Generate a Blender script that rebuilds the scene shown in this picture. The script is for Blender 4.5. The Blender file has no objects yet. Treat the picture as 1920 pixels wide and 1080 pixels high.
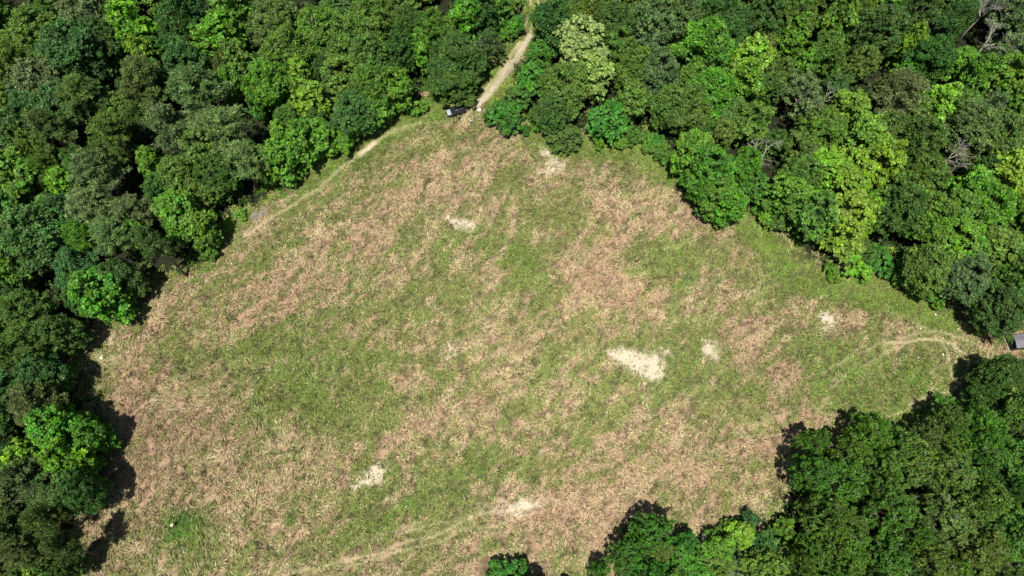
import bpy, bmesh, math, random
import numpy as np
from mathutils import Vector, Matrix
from mathutils.geometry import intersect_line_line_2d

SC = bpy.context.scene
COL = SC.collection
rng = np.random.default_rng(7)
random.seed(7)

# ------------------------------------------------------------------ camera, sky, sun, exposure
H = 130.0                      # height of the drone above the meadow
PITCH = math.radians(68.0)     # looking down, 22 degrees off the plumb line
F = 1297.0                     # focal length in photo pixels (1920 wide)
cam = bpy.data.cameras.new('camera'); camo = bpy.data.objects.new('camera', cam); COL.objects.link(camo)
camo.location = (0, 0, H); camo.rotation_euler = (math.pi / 2 - PITCH, 0, 0)
cam.sensor_width = 36.0; cam.lens = F / 1920 * 36.0; cam.clip_start = 1.0; cam.clip_end = 3000.0
SC.camera = camo

SUN_FROM = Vector((-0.10, -0.30, 1.0)).normalized()
w = bpy.data.worlds.new('World'); SC.world = w; w.use_nodes = True
nt = w.node_tree
sky = nt.nodes.new('ShaderNodeTexSky'); sky.sky_type = 'NISHITA'; sky.sun_disc = False
sky.sun_elevation = math.asin(SUN_FROM.z); sky.sun_rotation = math.atan2(SUN_FROM.x, SUN_FROM.y)
nt.links.new(sky.outputs[0], nt.nodes['Background'].inputs[0])
nt.nodes['Background'].inputs[1].default_value = 0.058
sl = bpy.data.lights.new('sun', 'SUN'); sl.energy = 5.0; sl.angle = math.radians(0.5); sl.color = (1.0, 0.955, 0.88)
so = bpy.data.objects.new('sun', sl); COL.objects.link(so)
so.rotation_euler = (-SUN_FROM).to_track_quat('-Z', 'Y').to_euler(); so.location = (0, 0, 200)
SC.view_settings.view_transform = 'Standard'; SC.view_settings.look = 'None'
SC.view_settings.exposure = 0.40; SC.view_settings.gamma = 1.0; SC.view_settings.use_curve_mapping = False
SC.render.engine = 'CYCLES'
SC.cycles.max_bounces = 6; SC.cycles.diffuse_bounces = 2; SC.cycles.transmission_bounces = 2; SC.cycles.transparent_max_bounces = 4

# ------------------------------------------------------------------ from measured positions to metres
CP, SP = math.cos(PITCH), math.sin(PITCH)
def at(px, py, z=0.0):
    """place on the level z metres up that the photo shows at px, py"""
    u = (np.asarray(px, float) - 960) / F; v = (np.asarray(py, float) - 540) / F
    t = (H - z) / (SP + v * CP)
    return u * t, (CP - v * SP) * t
def pix(X, Y, Z=0.0):
    a = H - Z; d = Y * CP + a * SP; up = Y * SP - a * CP
    return 960 + F * X / d, 540 - F * up / d
def ppm(py, z=0.0):
    v = (py - 540) / F
    return F * (SP + v * CP) / (H - z)

def tag(o, label=None, cat=None, group=None, kind=None):
    if label: o['label'] = label
    if cat: o['category'] = cat
    if group: o['group'] = group
    if kind: o['kind'] = kind
    return o
def empty(name, loc=(0, 0, 0), rz=0.0):
    o = bpy.data.objects.new(name, None); COL.objects.link(o); o.location = loc; o.rotation_euler = (0, 0, rz); o.empty_display_size = .3
    return o
def link(name, me, parent=None, loc=None):
    o = bpy.data.objects.new(name, me); COL.objects.link(o)
    if parent is not None: o.parent = parent
    if loc is not None: o.location = loc
    return o

# ------------------------------------------------------------------ smooth noise in numpy
def _h(ix, iy, s):
    n = (ix.astype(np.int64) * 374761393 + iy.astype(np.int64) * 668265263 + s * 1442695041) & 0x7fffffff
    n = ((n ^ (n >> 13)) * 1274126177) & 0x7fffffff
    return ((n ^ (n >> 16)) & 0xffff) / 65535.0
def vnoise(x, y, s=0):
    x = np.asarray(x, float); y = np.asarray(y, float)
    ix = np.floor(x).astype(np.int64); iy = np.floor(y).astype(np.int64); fx = x - ix; fy = y - iy
    fx = fx * fx * (3 - 2 * fx); fy = fy * fy * (3 - 2 * fy)
    a = _h(ix, iy, s); b = _h(ix + 1, iy, s); c = _h(ix, iy + 1, s); d = _h(ix + 1, iy + 1, s)
    return (a * (1 - fx) + b * fx) * (1 - fy) + (c * (1 - fx) + d * fx) * fy
def fbm(x, y, s=0, o=4):
    r = 0; a = 1; t = 0
    for i in range(o):
        r = r + a * vnoise(x * 2 ** i + 17.3 * i, y * 2 ** i - 9.1 * i, s + i); t += a; a *= .5
    return r / t
def sstep(a, b, x):
    t = np.clip((x - a) / (b - a), 0, 1); return t * t * (3 - 2 * t)

# ------------------------------------------------------------------ the meadow's outline and its patches (measured)
MEADOW = [(1012, -30), (985, 45), (945, 95), (912, 150), (880, 185), (835, 190), (795, 190), (745, 210), (700, 230), (650, 258), (600, 292), (566, 335),
    (530, 370), (485, 395), (440, 420), (400, 455), (375, 515), (300, 535), (245, 585), (195, 615), (150, 655), (165, 720), (196, 780),
    (200, 850), (180, 920), (160, 960), (150, 1010), (170, 1080), (170, 1140), (890, 1140), (900, 1060), (1010, 1070), (1080, 1140), (1130, 1100), (1150, 990),
    (1200, 975), (1290, 1010), (1400, 985), (1480, 900), (1530, 830), (1620, 800), (1700, 790), (1790, 770), (1850, 710), (1880, 670),
    (1960, 672), (1960, 625), (1880, 612), (1800, 590), (1720, 556), (1660, 515), (1580, 510), (1500, 480), (1440, 425), (1390, 405),
    (1300, 385), (1262, 345), (1262, 315), (1220, 270), (1130, 252), (1060, 262), (1000, 250), (945, 225), (925, 195), (955, 130), (990, 90), (1030, 30), (1040, -30)]
def densify(poly, k=5):
    """round the measured outline (Catmull-Rom)"""
    P = np.array(poly, float); n = len(P); out = []
    for i in range(n):
        a, b, c, d = P[i - 1], P[i], P[(i + 1) % n], P[(i + 2) % n]
        for j in range(k):
            t = j / k
            out.append(.5 * ((2 * b) + (c - a) * t + (2 * a - 5 * b + 4 * c - d) * t * t + (3 * b - a - 3 * c + d) * t ** 3))
    return np.array(out)
MW = np.stack(at(*densify(MEADOW).T), 1)       # in metres
def inside(X, Y, P=MW):
    X = np.asarray(X, float); Y = np.asarray(Y, float); r = np.zeros(X.shape, bool); n = len(P)
    for i in range(n):
        x1, y1 = P[i]; x2, y2 = P[(i + 1) % n]
        if y1 == y2: continue
        c = ((y1 > Y) != (y2 > Y)) & (X < (x2 - x1) * (Y - y1) / (y2 - y1) + x1)
        r ^= c
    return r
def seg_dist(X, Y, P, closed=False):
    d = np.full(np.shape(X), 1e9); n = len(P)
    for i in range(n if closed else n - 1):
        a = P[i]; b = P[(i + 1) % n]; ab = b - a; L = max(ab @ ab, 1e-9)
        t = np.clip(((X - a[0]) * ab[0] + (Y - a[1]) * ab[1]) / L, 0, 1)
        d = np.minimum(d, np.hypot(X - a[0] - t * ab[0], Y - a[1] - t * ab[1]))
    return d
# coarse grids of the slow fields, looked up afterwards
GX0, GX1, GY0, GY1, GS = -140.0, 140.0, -25.0, 160.0, 0.3
gx = np.arange(GX0, GX1 + GS, GS); gy = np.arange(GY0, GY1 + GS, GS)
GXX, GYY = np.meshgrid(gx, gy)
def lookup(G, X, Y, gs=None):
    gs = gs or GS; fx = np.clip((X - GX0) / gs, 0, G.shape[1] - 1.001); fy = np.clip((Y - GY0) / gs, 0, G.shape[0] - 1.001)
    ix = fx.astype(int); iy = fy.astype(int); fx = fx - ix; fy = fy - iy
    return (G[iy, ix] * (1 - fx) + G[iy, ix + 1] * fx) * (1 - fy) + (G[iy + 1, ix] * (1 - fx) + G[iy + 1, ix + 1] * fx) * fy
_cx, _cy = np.meshgrid(np.arange(GX0, GX1 + .8, .8), np.arange(GY0, GY1 + .8, .8))
SD = seg_dist(_cx, _cy, MW, True) * np.where(inside(_cx, _cy), 1, -1)    # signed distance, positive in the meadow
def sdist(X, Y): return lookup(SD, X, Y, .8)

# patches: px, py, radius x, radius y, tilt in degrees (clockwise on the photo), weight
DRY = [(800,335,65,50,-30,.9),(870,360,60,40,0,.4),(905,260,40,20,0,.3),(835,235,14,12,30,.9),(1105,512,58,42,25,1.2),(1150,462,60,34,-40,1),(1180,560,95,42,-20,1),(1240,400,120,38,-8,.6),
    (1120,395,60,25,0,.4),(470,590,100,30,-38,.9),(600,500,150,42,-35,.7),(680,440,80,30,-30,.6),(560,560,60,20,-35,.8),(290,585,75,28,-30,1.1),(300,760,70,80,20,.7),(340,820,120,120,0,.7),(270,860,50,120,0,.8),
    (450,930,170,90,15,.8),(600,900,100,50,-20,.5),(740,815,150,28,-20,.8),(900,740,120,38,-35,.6),(840,640,60,30,0,.3),(1010,960,130,40,-5,1),(1190,905,190,50,-10,.8),(1150,1020,160,50,0,1.),(1390,850,120,60,-25,.7),
    (1330,960,60,50,0,.9),(1420,660,40,110,-30,.8),(1390,610,60,30,0,.6),(1450,700,90,30,20,.7),(1370,440,80,26,10,1),(1400,492,26,34,30,1.1),(1080,620,80,30,0,.35),(235,700,40,70,0,.7),(225,850,24,150,0,1.1),(910,502,34,14,10,1),
    (1590,620,60,40,0,.5),(1700,590,20,10,0,.3),(1250,640,90,16,-10,.3),(740,620,50,20,0,.5),(740,540,40,20,0,.5),(620,610,60,20,0,.2),(1060,870,60,24,-30,.6),(1220,800,140,40,-15,.5),(1500,790,60,26,-20,.6),
    (1868,648,34,20,0,.8),(1570,800,70,16,0,.6),(700,1050,120,30,-15,.5),(900,870,60,30,0,-.2),(270,1040,60,50,0,.3),(1000,300,60,40,0,.2),(1480,445,20,30,0,.3)]
GREEN = [(985,490,62,48,20,1.6),(900,470,60,28,20,1),(830,490,30,18,-40,.9),(810,440,60,20,0,.5),(1240,490,60,34,20,.9),(1290,500,60,50,0,.8),(1310,465,40,20,0,.5),(1085,600,44,16,-30,1.3),(1265,650,120,40,0,1.2),(1300,715,100,44,10,1.0),(1200,745,50,34,0,.8),
    (560,620,100,90,-20,.8),(470,640,90,40,-20,.9),(380,660,80,50,-30,.9),(700,690,130,70,-10,.6),(620,760,110,70,-35,.9),(530,720,100,50,-30,.9),(800,560,90,50,0,.6),(900,900,130,50,-20,.8),(840,930,120,50,-20,.8),(700,900,110,50,-10,.6),(690,960,110,50,-20,.6),
    (338,984,36,36,0,3.2),(545,958,12,9,-50,2.8),(528,930,7,7,0,2),(1425,450,22,44,-28,2.0),(1470,500,70,50,20,1.0),(1590,558,120,20,16,1.4),(1700,575,90,16,20,1.4),(1690,700,170,66,0,1.3),(1540,690,90,60,0,.5),(1740,690,40,44,0,.5),(1630,745,150,28,-8,.8),(730,268,110,22,-25,1.2),(860,262,70,22,0,.9),(620,330,90,20,-42,1.),
    (560,425,90,26,-38,1.),(460,510,60,20,-40,.8),(420,580,40,14,-30,.8),(1190,300,100,20,14,1.2),(1100,290,50,14,14,.8),(1340,905,40,40,0,.8),(1720,776,80,12,-6,2.0),(1400,740,20,14,0,1.6),(1360,740,14,9,0,1.),(1220,700,40,40,0,.4),(1100,770,30,40,0,.6),
    (1320,590,60,20,0,.4),(880,690,60,40,0,.3),(1510,640,90,40,0,.5),(1560,700,120,50,0,.5),(700,1000,70,30,-30,.8),(735,870,12,30,0,.9),(1000,870,30,20,0,.5),(945,1000,16,20,0,.8),(640,830,60,20,-40,.5),(1145,1010,1,1,0,0),(950,350,60,30,0,.4),(1015,400,40,20,0,.5),(1090,660,60,20,0,.6),
    (940,120,18,50,30,1.2),(985,55,30,30,20,2.),(965,80,14,24,30,1.8),(820,215,40,14,0,1.2),(1115,790,30,30,0,.5),(240,600,22,10,-30,1.),(305,660,30,20,0,.3),(690,1060,40,14,-30,.8),(380,1060,20,8,0,1.4)]
SAND = [(845,410,26,8,16,.8),(880,425,26,13,20,1.),(1026,287,30,12,35,.8),(1032,316,28,14,-10,.8),(1165,668,30,16,22,1.1),(1205,692,38,18,22,1.5),(1232,688,14,16,0,1.),(1252,660,12,14,0,.75),(1335,658,20,30,-12,.85),(1215,672,50,26,15,.35),(845,655,22,18,10,.9),
    (1552,606,20,20,20,.95),(1535,590,16,8,20,.5),(710,882,26,16,-10,.9),(690,900,28,16,-30,.75),(672,910,12,10,0,.7),(980,948,34,14,-12,.6),(968,968,20,12,0,.4),(1012,856,7,12,20,1.),(492,398,22,5,-30,.8),(210,633,16,8,-30,.8),(192,672,9,5,10,1.),
    (688,278,22,4,-38,1.),(735,247,14,4,-30,.7),(290,748,18,14,0,.7),(948,470,9,7,0,.75),(1412,548,16,8,10,.62),(1750,695,10,14,20,.7),(825,560,1,1,0,0),(1330,655,8,10,0,.4),(1000,945,60,22,-10,.4),(930,945,40,14,-20,.4),(790,650,1,1,0,0),(895,590,24,12,0,.45)]
def blobsum(L, X, Y, warp=1.0):
    wx = X + warp * 5 * (fbm(X / 6, Y / 6, 31) - .5) + warp * 1.8 * (fbm(X / 1.6, Y / 1.6, 37) - .5)
    wy = Y + warp * 5 * (fbm(X / 6, Y / 6, 41) - .5) + warp * 1.8 * (fbm(X / 1.6, Y / 1.6, 47) - .5)
    r = np.zeros(np.shape(X))
    for (cx, cy, rx, ry, a, wt) in L:
        if rx <= 1: continue
        X0, Y0 = at(cx, cy); s = ppm(cy); sy = s * s * H / F
        dx = (wx - X0) * s; dy = -(wy - Y0) * sy; ca, sa = math.cos(math.radians(a)), math.sin(math.radians(a))
        u = (dx * ca + dy * sa) / rx; v = (-dx * sa + dy * ca) / ry
        r += wt * np.exp(-np.minimum((u * u + v * v) * 0.9, 30))
    return r
DG = blobsum(DRY, GXX, GYY); GG = blobsum(GREEN, GXX, GYY)
TRACKS = [  # tyre marks and worn lines: points, half width in metres, strength
    ([(992,68),(978,92),(964,116),(950,140)], .95, 1.2), ([(958,120),(940,145),(925,165),(908,182),(893,196)], 1.15, 1.1), ([(975,80),(958,102),(940,130),(922,152),(905,172)], .4, .8), ([(1012,-20),(1004,30),(992,68)], .3, .7), ([(1000,-20),(990,30),(980,68)], .25, .6),
    ([(893,196),(870,222)], .8, .35), ([(790,228),(735,248),(690,277),(640,315),(600,350),(545,385),(500,415),(455,445)], .6, .36), ([(893,196),(860,225),(800,232),(740,252)], .4, .2),
    ([(700,270),(672,290)], .7, .75), ([(560,352),(520,395),(470,440),(425,480)], .3, .2),
    ([(230,640),(212,690),(215,760),(218,850),(214,930),(222,1000),(250,1060)], .6, .2), ([(206,700),(228,850),(222,940),(232,1010)], .25, .22), ([(240,1010),(290,1050),(330,1085)], .35, .4),
    ([(1660,648),(1700,640),(1745,635),(1775,640),(1800,656),(1817,680),(1822,705)], .24, .85), ([(1700,650),(1640,672),(1590,700),(1560,725)], .2, .35), ([(1540,700),(1600,668),(1660,640),(1720,625),(1760,622)], .2, .4),
    ([(1720,612),(1750,620),(1790,628),(1830,650)], .2, .45), ([(1752,628),(1772,650),(1784,680),(1786,705),(1778,725)], .22, .65), ([(1782,626),(1792,655),(1792,690)], .2, .5), ([(1734,645),(1748,668),(1752,690)], .2, .35),
    ([(1700,760),(1740,748),(1780,730),(1800,718)], .25, .5), ([(1510,758),(1450,785),(1400,808),(1340,842),(1290,868)], .3, .25), ([(1290,868),(1180,918),(1050,945)], .4, .25), ([(1640,785),(1700,770),(1760,752)], .22, .4), ([(1500,772),(1560,745),(1640,700)], .2, .25),
    ([(990,955),(910,962),(870,978),(830,1000),(770,1014),(700,1040),(600,1062),(520,1082)], .24, .5), ([(1000,962),(930,985),(880,992),(820,1016),(740,1036),(640,1066)], .22, .42), ([(1160,948),(1090,950),(1040,958)], .3, .2), ([(820,1000),(760,990),(700,1010)], .22, .3),
    ([(880,975),(800,985),(740,1005)], .25, .4)]
TG = np.zeros(GXX.shape)
WX = GXX + .9 * (fbm(GXX / 3, GYY / 3, 5) - .5); WY = GYY + .9 * (fbm(GXX / 3, GYY / 3, 6) - .5)
for pts, hw, st in TRACKS:
    P = np.array(pts, float); P = densify(np.vstack([P, P[::-1]]), 4)[:(len(P) - 1) * 4 + 1]
    PW = np.stack(at(*P.T), 1)
    i0, i1 = np.searchsorted(gx, (PW[:, 0].min() - 3, PW[:, 0].max() + 3)); j0, j1 = np.searchsorted(gy, (PW[:, 1].min() - 3, PW[:, 1].max() + 3)); q = np.s_[j0:j1, i0:i1]
    d = seg_dist(WX[q], WY[q], PW); TG[q] = np.maximum(TG[q], st * (1 - sstep(hw * .35, hw + .16, d)))
SG = blobsum(SAND, GXX, GYY, .35)

VERGE = [([(840,205),(790,212),(745,232),(700,255),(650,285),(600,322),(560,360)], 2.4, 1.), ([(1000,262),(1060,280),(1130,275),(1200,292),(1262,330)], 2.8, 1.), ([(1262,320),(1240,335)], 1.5, .8),
    ([(1400,415),(1425,450),(1470,495),(1530,528),(1600,540),(1680,555),(1760,592)], 3.2, 1.), ([(1700,788),(1750,778),(1790,770)], 2.0, 1.), ([(470,412),(430,440),(405,470)], 1.3, .9), ([(905,170),(930,135),(955,100)], 1.1, 1.), ([(985,70),(1000,40),(1010,10)], 2.2, 1.), ([(925,200),(950,165),(975,120)], 1.3, 1.),
    ([(260,575),(215,610)], 1.0, .7), ([(830,205),(805,200)], 2, .9)]
EG = np.zeros(GXX.shape)
for pts, hw, st in VERGE:
    PW = np.stack(at(*np.array(pts, float).T), 1)
    i0, i1 = np.searchsorted(gx, (PW[:, 0].min() - 6, PW[:, 0].max() + 6)); j0, j1 = np.searchsorted(gy, (PW[:, 1].min() - 6, PW[:, 1].max() + 6)); q = np.s_[j0:j1, i0:i1]
    d = seg_dist(GXX[q], GYY[q], PW) + 3 * (fbm(GXX[q] / 3, GYY[q] / 3, 61) - .5); EG[q] = np.maximum(EG[q], st * (1 - sstep(hw * .3, hw * 1.5, d)))

def relief(X, Y):
    m = sstep(-1, 3, sdist(X, Y))
    return 0.28 * (fbm(X / 9, Y / 9, 71, 3) - .5) + m * .34 * (fbm(X / 1.1, Y / 1.1, 91, 2) - .5)

def fields(X, Y):
    """dry share, green share, bare sand, track, signed distance to the wood's edge"""
    D = lookup(DG, X, Y); G = lookup(GG, X, Y); T = lookup(TG, X, Y); S = lookup(SG, X, Y); sd = sdist(X, Y)
    n1 = fbm(X / 7, Y / 7, 11); n2 = fbm(X / 1.7, Y / 1.7, 13, 3); n3 = fbm(X / .55, Y / .55, 15, 2)
    n4 = fbm(X / .8, Y / .8, 25, 2)
    wx = X + 9 * (fbm(X / 13, Y / 13, 201, 2) - .5); wy = Y + 9 * (fbm(X / 13, Y / 13, 205, 2) - .5)          # matted, swept straw: long wavering streaks
    ns = .5 * fbm((wx * .8 + wy * .6) / 3.4, (-wx * .6 + wy * .8) / .62, 211, 2) + .5 * fbm((wx * .55 + wy * .83) / 6.5, (-wx * .83 + wy * .55) / 1.3, 215, 2)
    dry = 1.9 * (ns - .5) + .42 + .27 * np.clip(D, 0, 2) - .30 * np.clip(G, 0, 2) + .55 * (n1 - .5) + .75 * (n2 - .5) + .45 * (n4 - .5) + .3 * (n3 - .5)
    E = lookup(EG, X, Y); dry = dry - .8 * E
    lush = np.clip(.6 * E - .08 + .36 * G - .25 * D + .9 * (fbm(X / 3.5, Y / 3.5, 17) - .5) + .5 * (n3 - .5), 0, 1)
    sp = vnoise(X / .32, Y / .32, 21) * .5 + vnoise(X / .8, Y / .8, 22) * .5
    sand = .9 * sstep(.22, 1.0, S + .95 * (sp - .5) - .06)
    trk = np.clip(T + .5 * (n3 - .5) * (T > .02), 0, 1)
    return np.clip(dry, 0, 1), lush, sand, trk, sd

STRAW = np.array([.60, .50, .28]); PINK = np.array([.55, .37, .235]); BROWN = np.array([.16, .11, .06]); OLIVE = np.array([.25, .275, .09])
GRN = np.array([.15, .24, .042]); BRT = np.array([.11, .27, .022]); SANDC = np.array([.54, .46, .34]); EARTH = np.array([.16, .115, .075]); LITTER = np.array([.020, .023, .011])
YGR = np.array([.31, .34, .095]); THATCH_SHADE = np.array([.05, .045, .02]); DEEP = np.array([.052, .062, .022])
def mix(a, b, t): return a * (1 - t[..., None]) + b * t[..., None]

# ------------------------------------------------------------------ node helpers
def newmat(name):
    m = bpy.data.materials.new(name); m.use_nodes = True; t = m.node_tree; b = t.nodes['Principled BSDF']
    b.inputs['Specular IOR Level'].default_value = .25
    return m, t, b
def N(t, typ, **kw):
    n = t.nodes.new(typ)
    for k, v in kw.items(): setattr(n, k, v)
    return n
def simple(name, col, rough=.7, metal=0.0, spec=.3, bump=0.0, bscale=20.0, var=.25, vscale=6.0):
    m, t, b = newmat(name); b.inputs['Roughness'].default_value = rough; b.inputs['Metallic'].default_value = metal; b.inputs['Specular IOR Level'].default_value = spec
    tc = N(t, 'ShaderNodeTexCoord'); ns = N(t, 'ShaderNodeTexNoise'); ns.inputs['Scale'].default_value = vscale; ns.inputs['Detail'].default_value = 4
    t.links.new(tc.outputs['Object'], ns.inputs['Vector'])
    mr = N(t, 'ShaderNodeMapRange'); mr.inputs[1].default_value = .3; mr.inputs[2].default_value = .7; mr.inputs[3].default_value = 1 - var; mr.inputs[4].default_value = 1 + var
    t.links.new(ns.outputs[0], mr.inputs[0])
    vm = N(t, 'ShaderNodeVectorMath', operation='SCALE'); vm.inputs[0].default_value = col; t.links.new(mr.outputs[0], vm.inputs['Scale']); t.links.new(vm.outputs[0], b.inputs['Base Color'])
    if bump:
        n2 = N(t, 'ShaderNodeTexNoise'); n2.inputs['Scale'].default_value = bscale; t.links.new(tc.outputs['Object'], n2.inputs['Vector'])
        bp = N(t, 'ShaderNodeBump'); bp.inputs['Strength'].default_value = bump; bp.inputs['Distance'].default_value = .05; t.links.new(n2.outputs[0], bp.inputs['Height']); t.links.new(bp.outputs[0], b.inputs['Normal'])
    return m

# ground: soil, thatch and painted tuft-gap shade carried by the sheet, fine grain from noise
GM, t, b = newmat('meadow_soil'); b.inputs['Roughness'].default_value = .95; b.inputs['Specular IOR Level'].default_value = .1
at_ = N(t, 'ShaderNodeAttribute', attribute_name='soil'); geo = N(t, 'ShaderNodeNewGeometry')
n1 = N(t, 'ShaderNodeTexNoise'); n1.inputs['Scale'].default_value = 2.6; n1.inputs['Detail'].default_value = 7; n1.inputs['Roughness'].default_value = .75
n2 = N(t, 'ShaderNodeTexNoise'); n2.inputs['Scale'].default_value = 11; n2.inputs['Detail'].default_value = 3
for n in (n1, n2): t.links.new(geo.outputs['Position'], n.inputs['Vector'])
m1 = N(t, 'ShaderNodeMapRange'); m1.inputs[1].default_value = .3; m1.inputs[2].default_value = .7; m1.inputs[3].default_value = .66; m1.inputs[4].default_value = 1.32; t.links.new(n1.outputs[0], m1.inputs[0])
m2 = N(t, 'ShaderNodeMapRange'); m2.inputs[1].default_value = .3; m2.inputs[2].default_value = .7; m2.inputs[3].default_value = .8; m2.inputs[4].default_value = 1.2; t.links.new(n2.outputs[0], m2.inputs[0])
mm = N(t, 'ShaderNodeMath', operation='MULTIPLY'); t.links.new(m1.outputs[0], mm.inputs[0]); t.links.new(m2.outputs[0], mm.inputs[1])
vs = N(t, 'ShaderNodeVectorMath', operation='SCALE'); t.links.new(at_.outputs['Vector'], vs.inputs[0]); t.links.new(mm.outputs[0], vs.inputs['Scale']); t.links.new(vs.outputs[0], b.inputs['Base Color'])
bp = N(t, 'ShaderNodeBump'); bp.inputs['Strength'].default_value = .8; bp.inputs['Distance'].default_value = .12; t.links.new(n1.outputs[0], bp.inputs['Height']); t.links.new(bp.outputs[0], b.inputs['Normal'])

# blades: every blade carries its own colour
def blade_mat(name, attr='tint', trans=.25):
    m, t, b = newmat(name); b.inputs['Roughness'].default_value = .7
    a = N(t, 'ShaderNodeAttribute', attribute_name=attr); t.links.new(a.outputs['Color'], b.inputs['Base Color'])
    tr = N(t, 'ShaderNodeBsdfTranslucent'); t.links.new(a.outputs['Color'], tr.inputs['Color'])
    mx = N(t, 'ShaderNodeMixShader'); mx.inputs[0].default_value = trans
    t.links.new(b.outputs[0], mx.inputs[1]); t.links.new(tr.outputs[0], mx.inputs[2]); t.links.new(mx.outputs[0], t.nodes['Material Output'].inputs[0])
    return m
BLADE = blade_mat('grass_blade')

# leaves: colour from the object's own colour, varied leaf by leaf and spray by spray
LEAF, t, b = newmat('leaf'); b.inputs['Roughness'].default_value = .6; b.inputs['Specular IOR Level'].default_value = .2
oi = N(t, 'ShaderNodeObjectInfo'); ta = N(t, 'ShaderNodeAttribute', attribute_name='tone')   # r: leaf, g: spray, b: young growth
sx = N(t, 'ShaderNodeSeparateColor'); t.links.new(ta.outputs['Color'], sx.inputs[0])
hs = N(t, 'ShaderNodeHueSaturation'); t.links.new(oi.outputs['Color'], hs.inputs['Color'])
r1 = N(t, 'ShaderNodeMapRange'); r1.inputs[3].default_value = .5; r1.inputs[4].default_value = 1.45; t.links.new(sx.outputs[0], r1.inputs[0])
r2 = N(t, 'ShaderNodeMapRange'); r2.inputs[3].default_value = .78; r2.inputs[4].default_value = 1.25; t.links.new(sx.outputs[1], r2.inputs[0])
mu = N(t, 'ShaderNodeMath', operation='MULTIPLY'); t.links.new(r1.outputs[0], mu.inputs[0]); t.links.new(r2.outputs[0], mu.inputs[1]); tco = N(t, 'ShaderNodeTexCoord'); of = N(t, 'ShaderNodeVectorMath', operation='ADD'); t.links.new(tco.outputs['Object'], of.inputs[0]); ro = N(t, 'ShaderNodeMath', operation='MULTIPLY'); ro.inputs[1].default_value = 60; t.links.new(oi.outputs['Random'], ro.inputs[0]); t.links.new(ro.outputs[0], of.inputs[1])
nz = N(t, 'ShaderNodeTexNoise'); nz.inputs['Scale'].default_value = .55; nz.inputs['Detail'].default_value = 2; t.links.new(of.outputs[0], nz.inputs['Vector'])
r4 = N(t, 'ShaderNodeMapRange'); r4.inputs[1].default_value = .3; r4.inputs[2].default_value = .7; r4.inputs[3].default_value = .72; r4.inputs[4].default_value = 1.28; t.links.new(nz.outputs[0], r4.inputs[0])
m4 = N(t, 'ShaderNodeMath', operation='MULTIPLY'); t.links.new(mu.outputs[0], m4.inputs[0]); t.links.new(r4.outputs[0], m4.inputs[1]); t.links.new(m4.outputs[0], hs.inputs['Value'])
r5 = N(t, 'ShaderNodeMapRange'); r5.inputs[1].default_value = .3; r5.inputs[2].default_value = .7; r5.inputs[3].default_value = .88; r5.inputs[4].default_value = 1.08; nz2 = N(t, 'ShaderNodeTexNoise'); nz2.inputs['Scale'].default_value = .9; t.links.new(of.outputs[0], nz2.inputs['Vector']); t.links.new(nz2.outputs[0], r5.inputs[0]); t.links.new(r5.outputs[0], hs.inputs['Saturation'])
r3 = N(t, 'ShaderNodeMapRange'); r3.inputs[3].default_value = .525; r3.inputs[4].default_value = .485; t.links.new(sx.outputs[2], r3.inputs[0]); t.links.new(r3.outputs[0], hs.inputs['Hue'])
t.links.new(hs.outputs[0], b.inputs['Base Color'])
tr = N(t, 'ShaderNodeBsdfTranslucent')
ym = N(t, 'ShaderNodeMix', data_type='RGBA', blend_type='MULTIPLY'); ym.inputs[0].default_value = 1; ym.inputs[7].default_value = (1.2, 1.5, .5, 1); t.links.new(hs.outputs[0], ym.inputs[6]); t.links.new(ym.outputs[2], tr.inputs['Color'])
mx = N(t, 'ShaderNodeMixShader'); mx.inputs[0].default_value = .33
t.links.new(b.outputs[0], mx.inputs[1]); t.links.new(tr.outputs[0], mx.inputs[2]); t.links.new(mx.outputs[0], t.nodes['Material Output'].inputs[0])

BARK = simple('brown_bark', (.085, .072, .05), .95, bump=.6, bscale=9)
PALEBARK = simple('pale_dead_wood', (.34, .33, .26), .9, bump=.4, bscale=9)

# ------------------------------------------------------------------ GROUND
def mesh_np(name, V, Fq, mats, smooth=False, attrs=None, nper=4):
    me = bpy.data.meshes.new(name); V = np.ascontiguousarray(V, np.float32); Fq = np.ascontiguousarray(Fq, np.int32)
    me.vertices.add(len(V)); me.vertices.foreach_set('co', V.ravel()); nf = len(Fq)
    me.loops.add(nf * nper); me.loops.foreach_set('vertex_index', Fq.ravel())
    me.polygons.add(nf); me.polygons.foreach_set('loop_start', np.arange(nf, dtype=np.int32) * nper); me.polygons.foreach_set('loop_total', np.full(nf, nper, np.int32))
    if smooth: me.polygons.foreach_set('use_smooth', np.ones(nf, bool))
    for m in mats: me.materials.append(m)
    for k, A in (attrs or {}).items():
        a = me.attributes.new(k, 'FLOAT_COLOR', 'POINT'); C = np.ones((len(V), 4), np.float32); C[:, :3] = A; a.data.foreach_set('color', C.ravel())
    me.update(calc_edges=True); me.validate(verbose=False)
    return me

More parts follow.
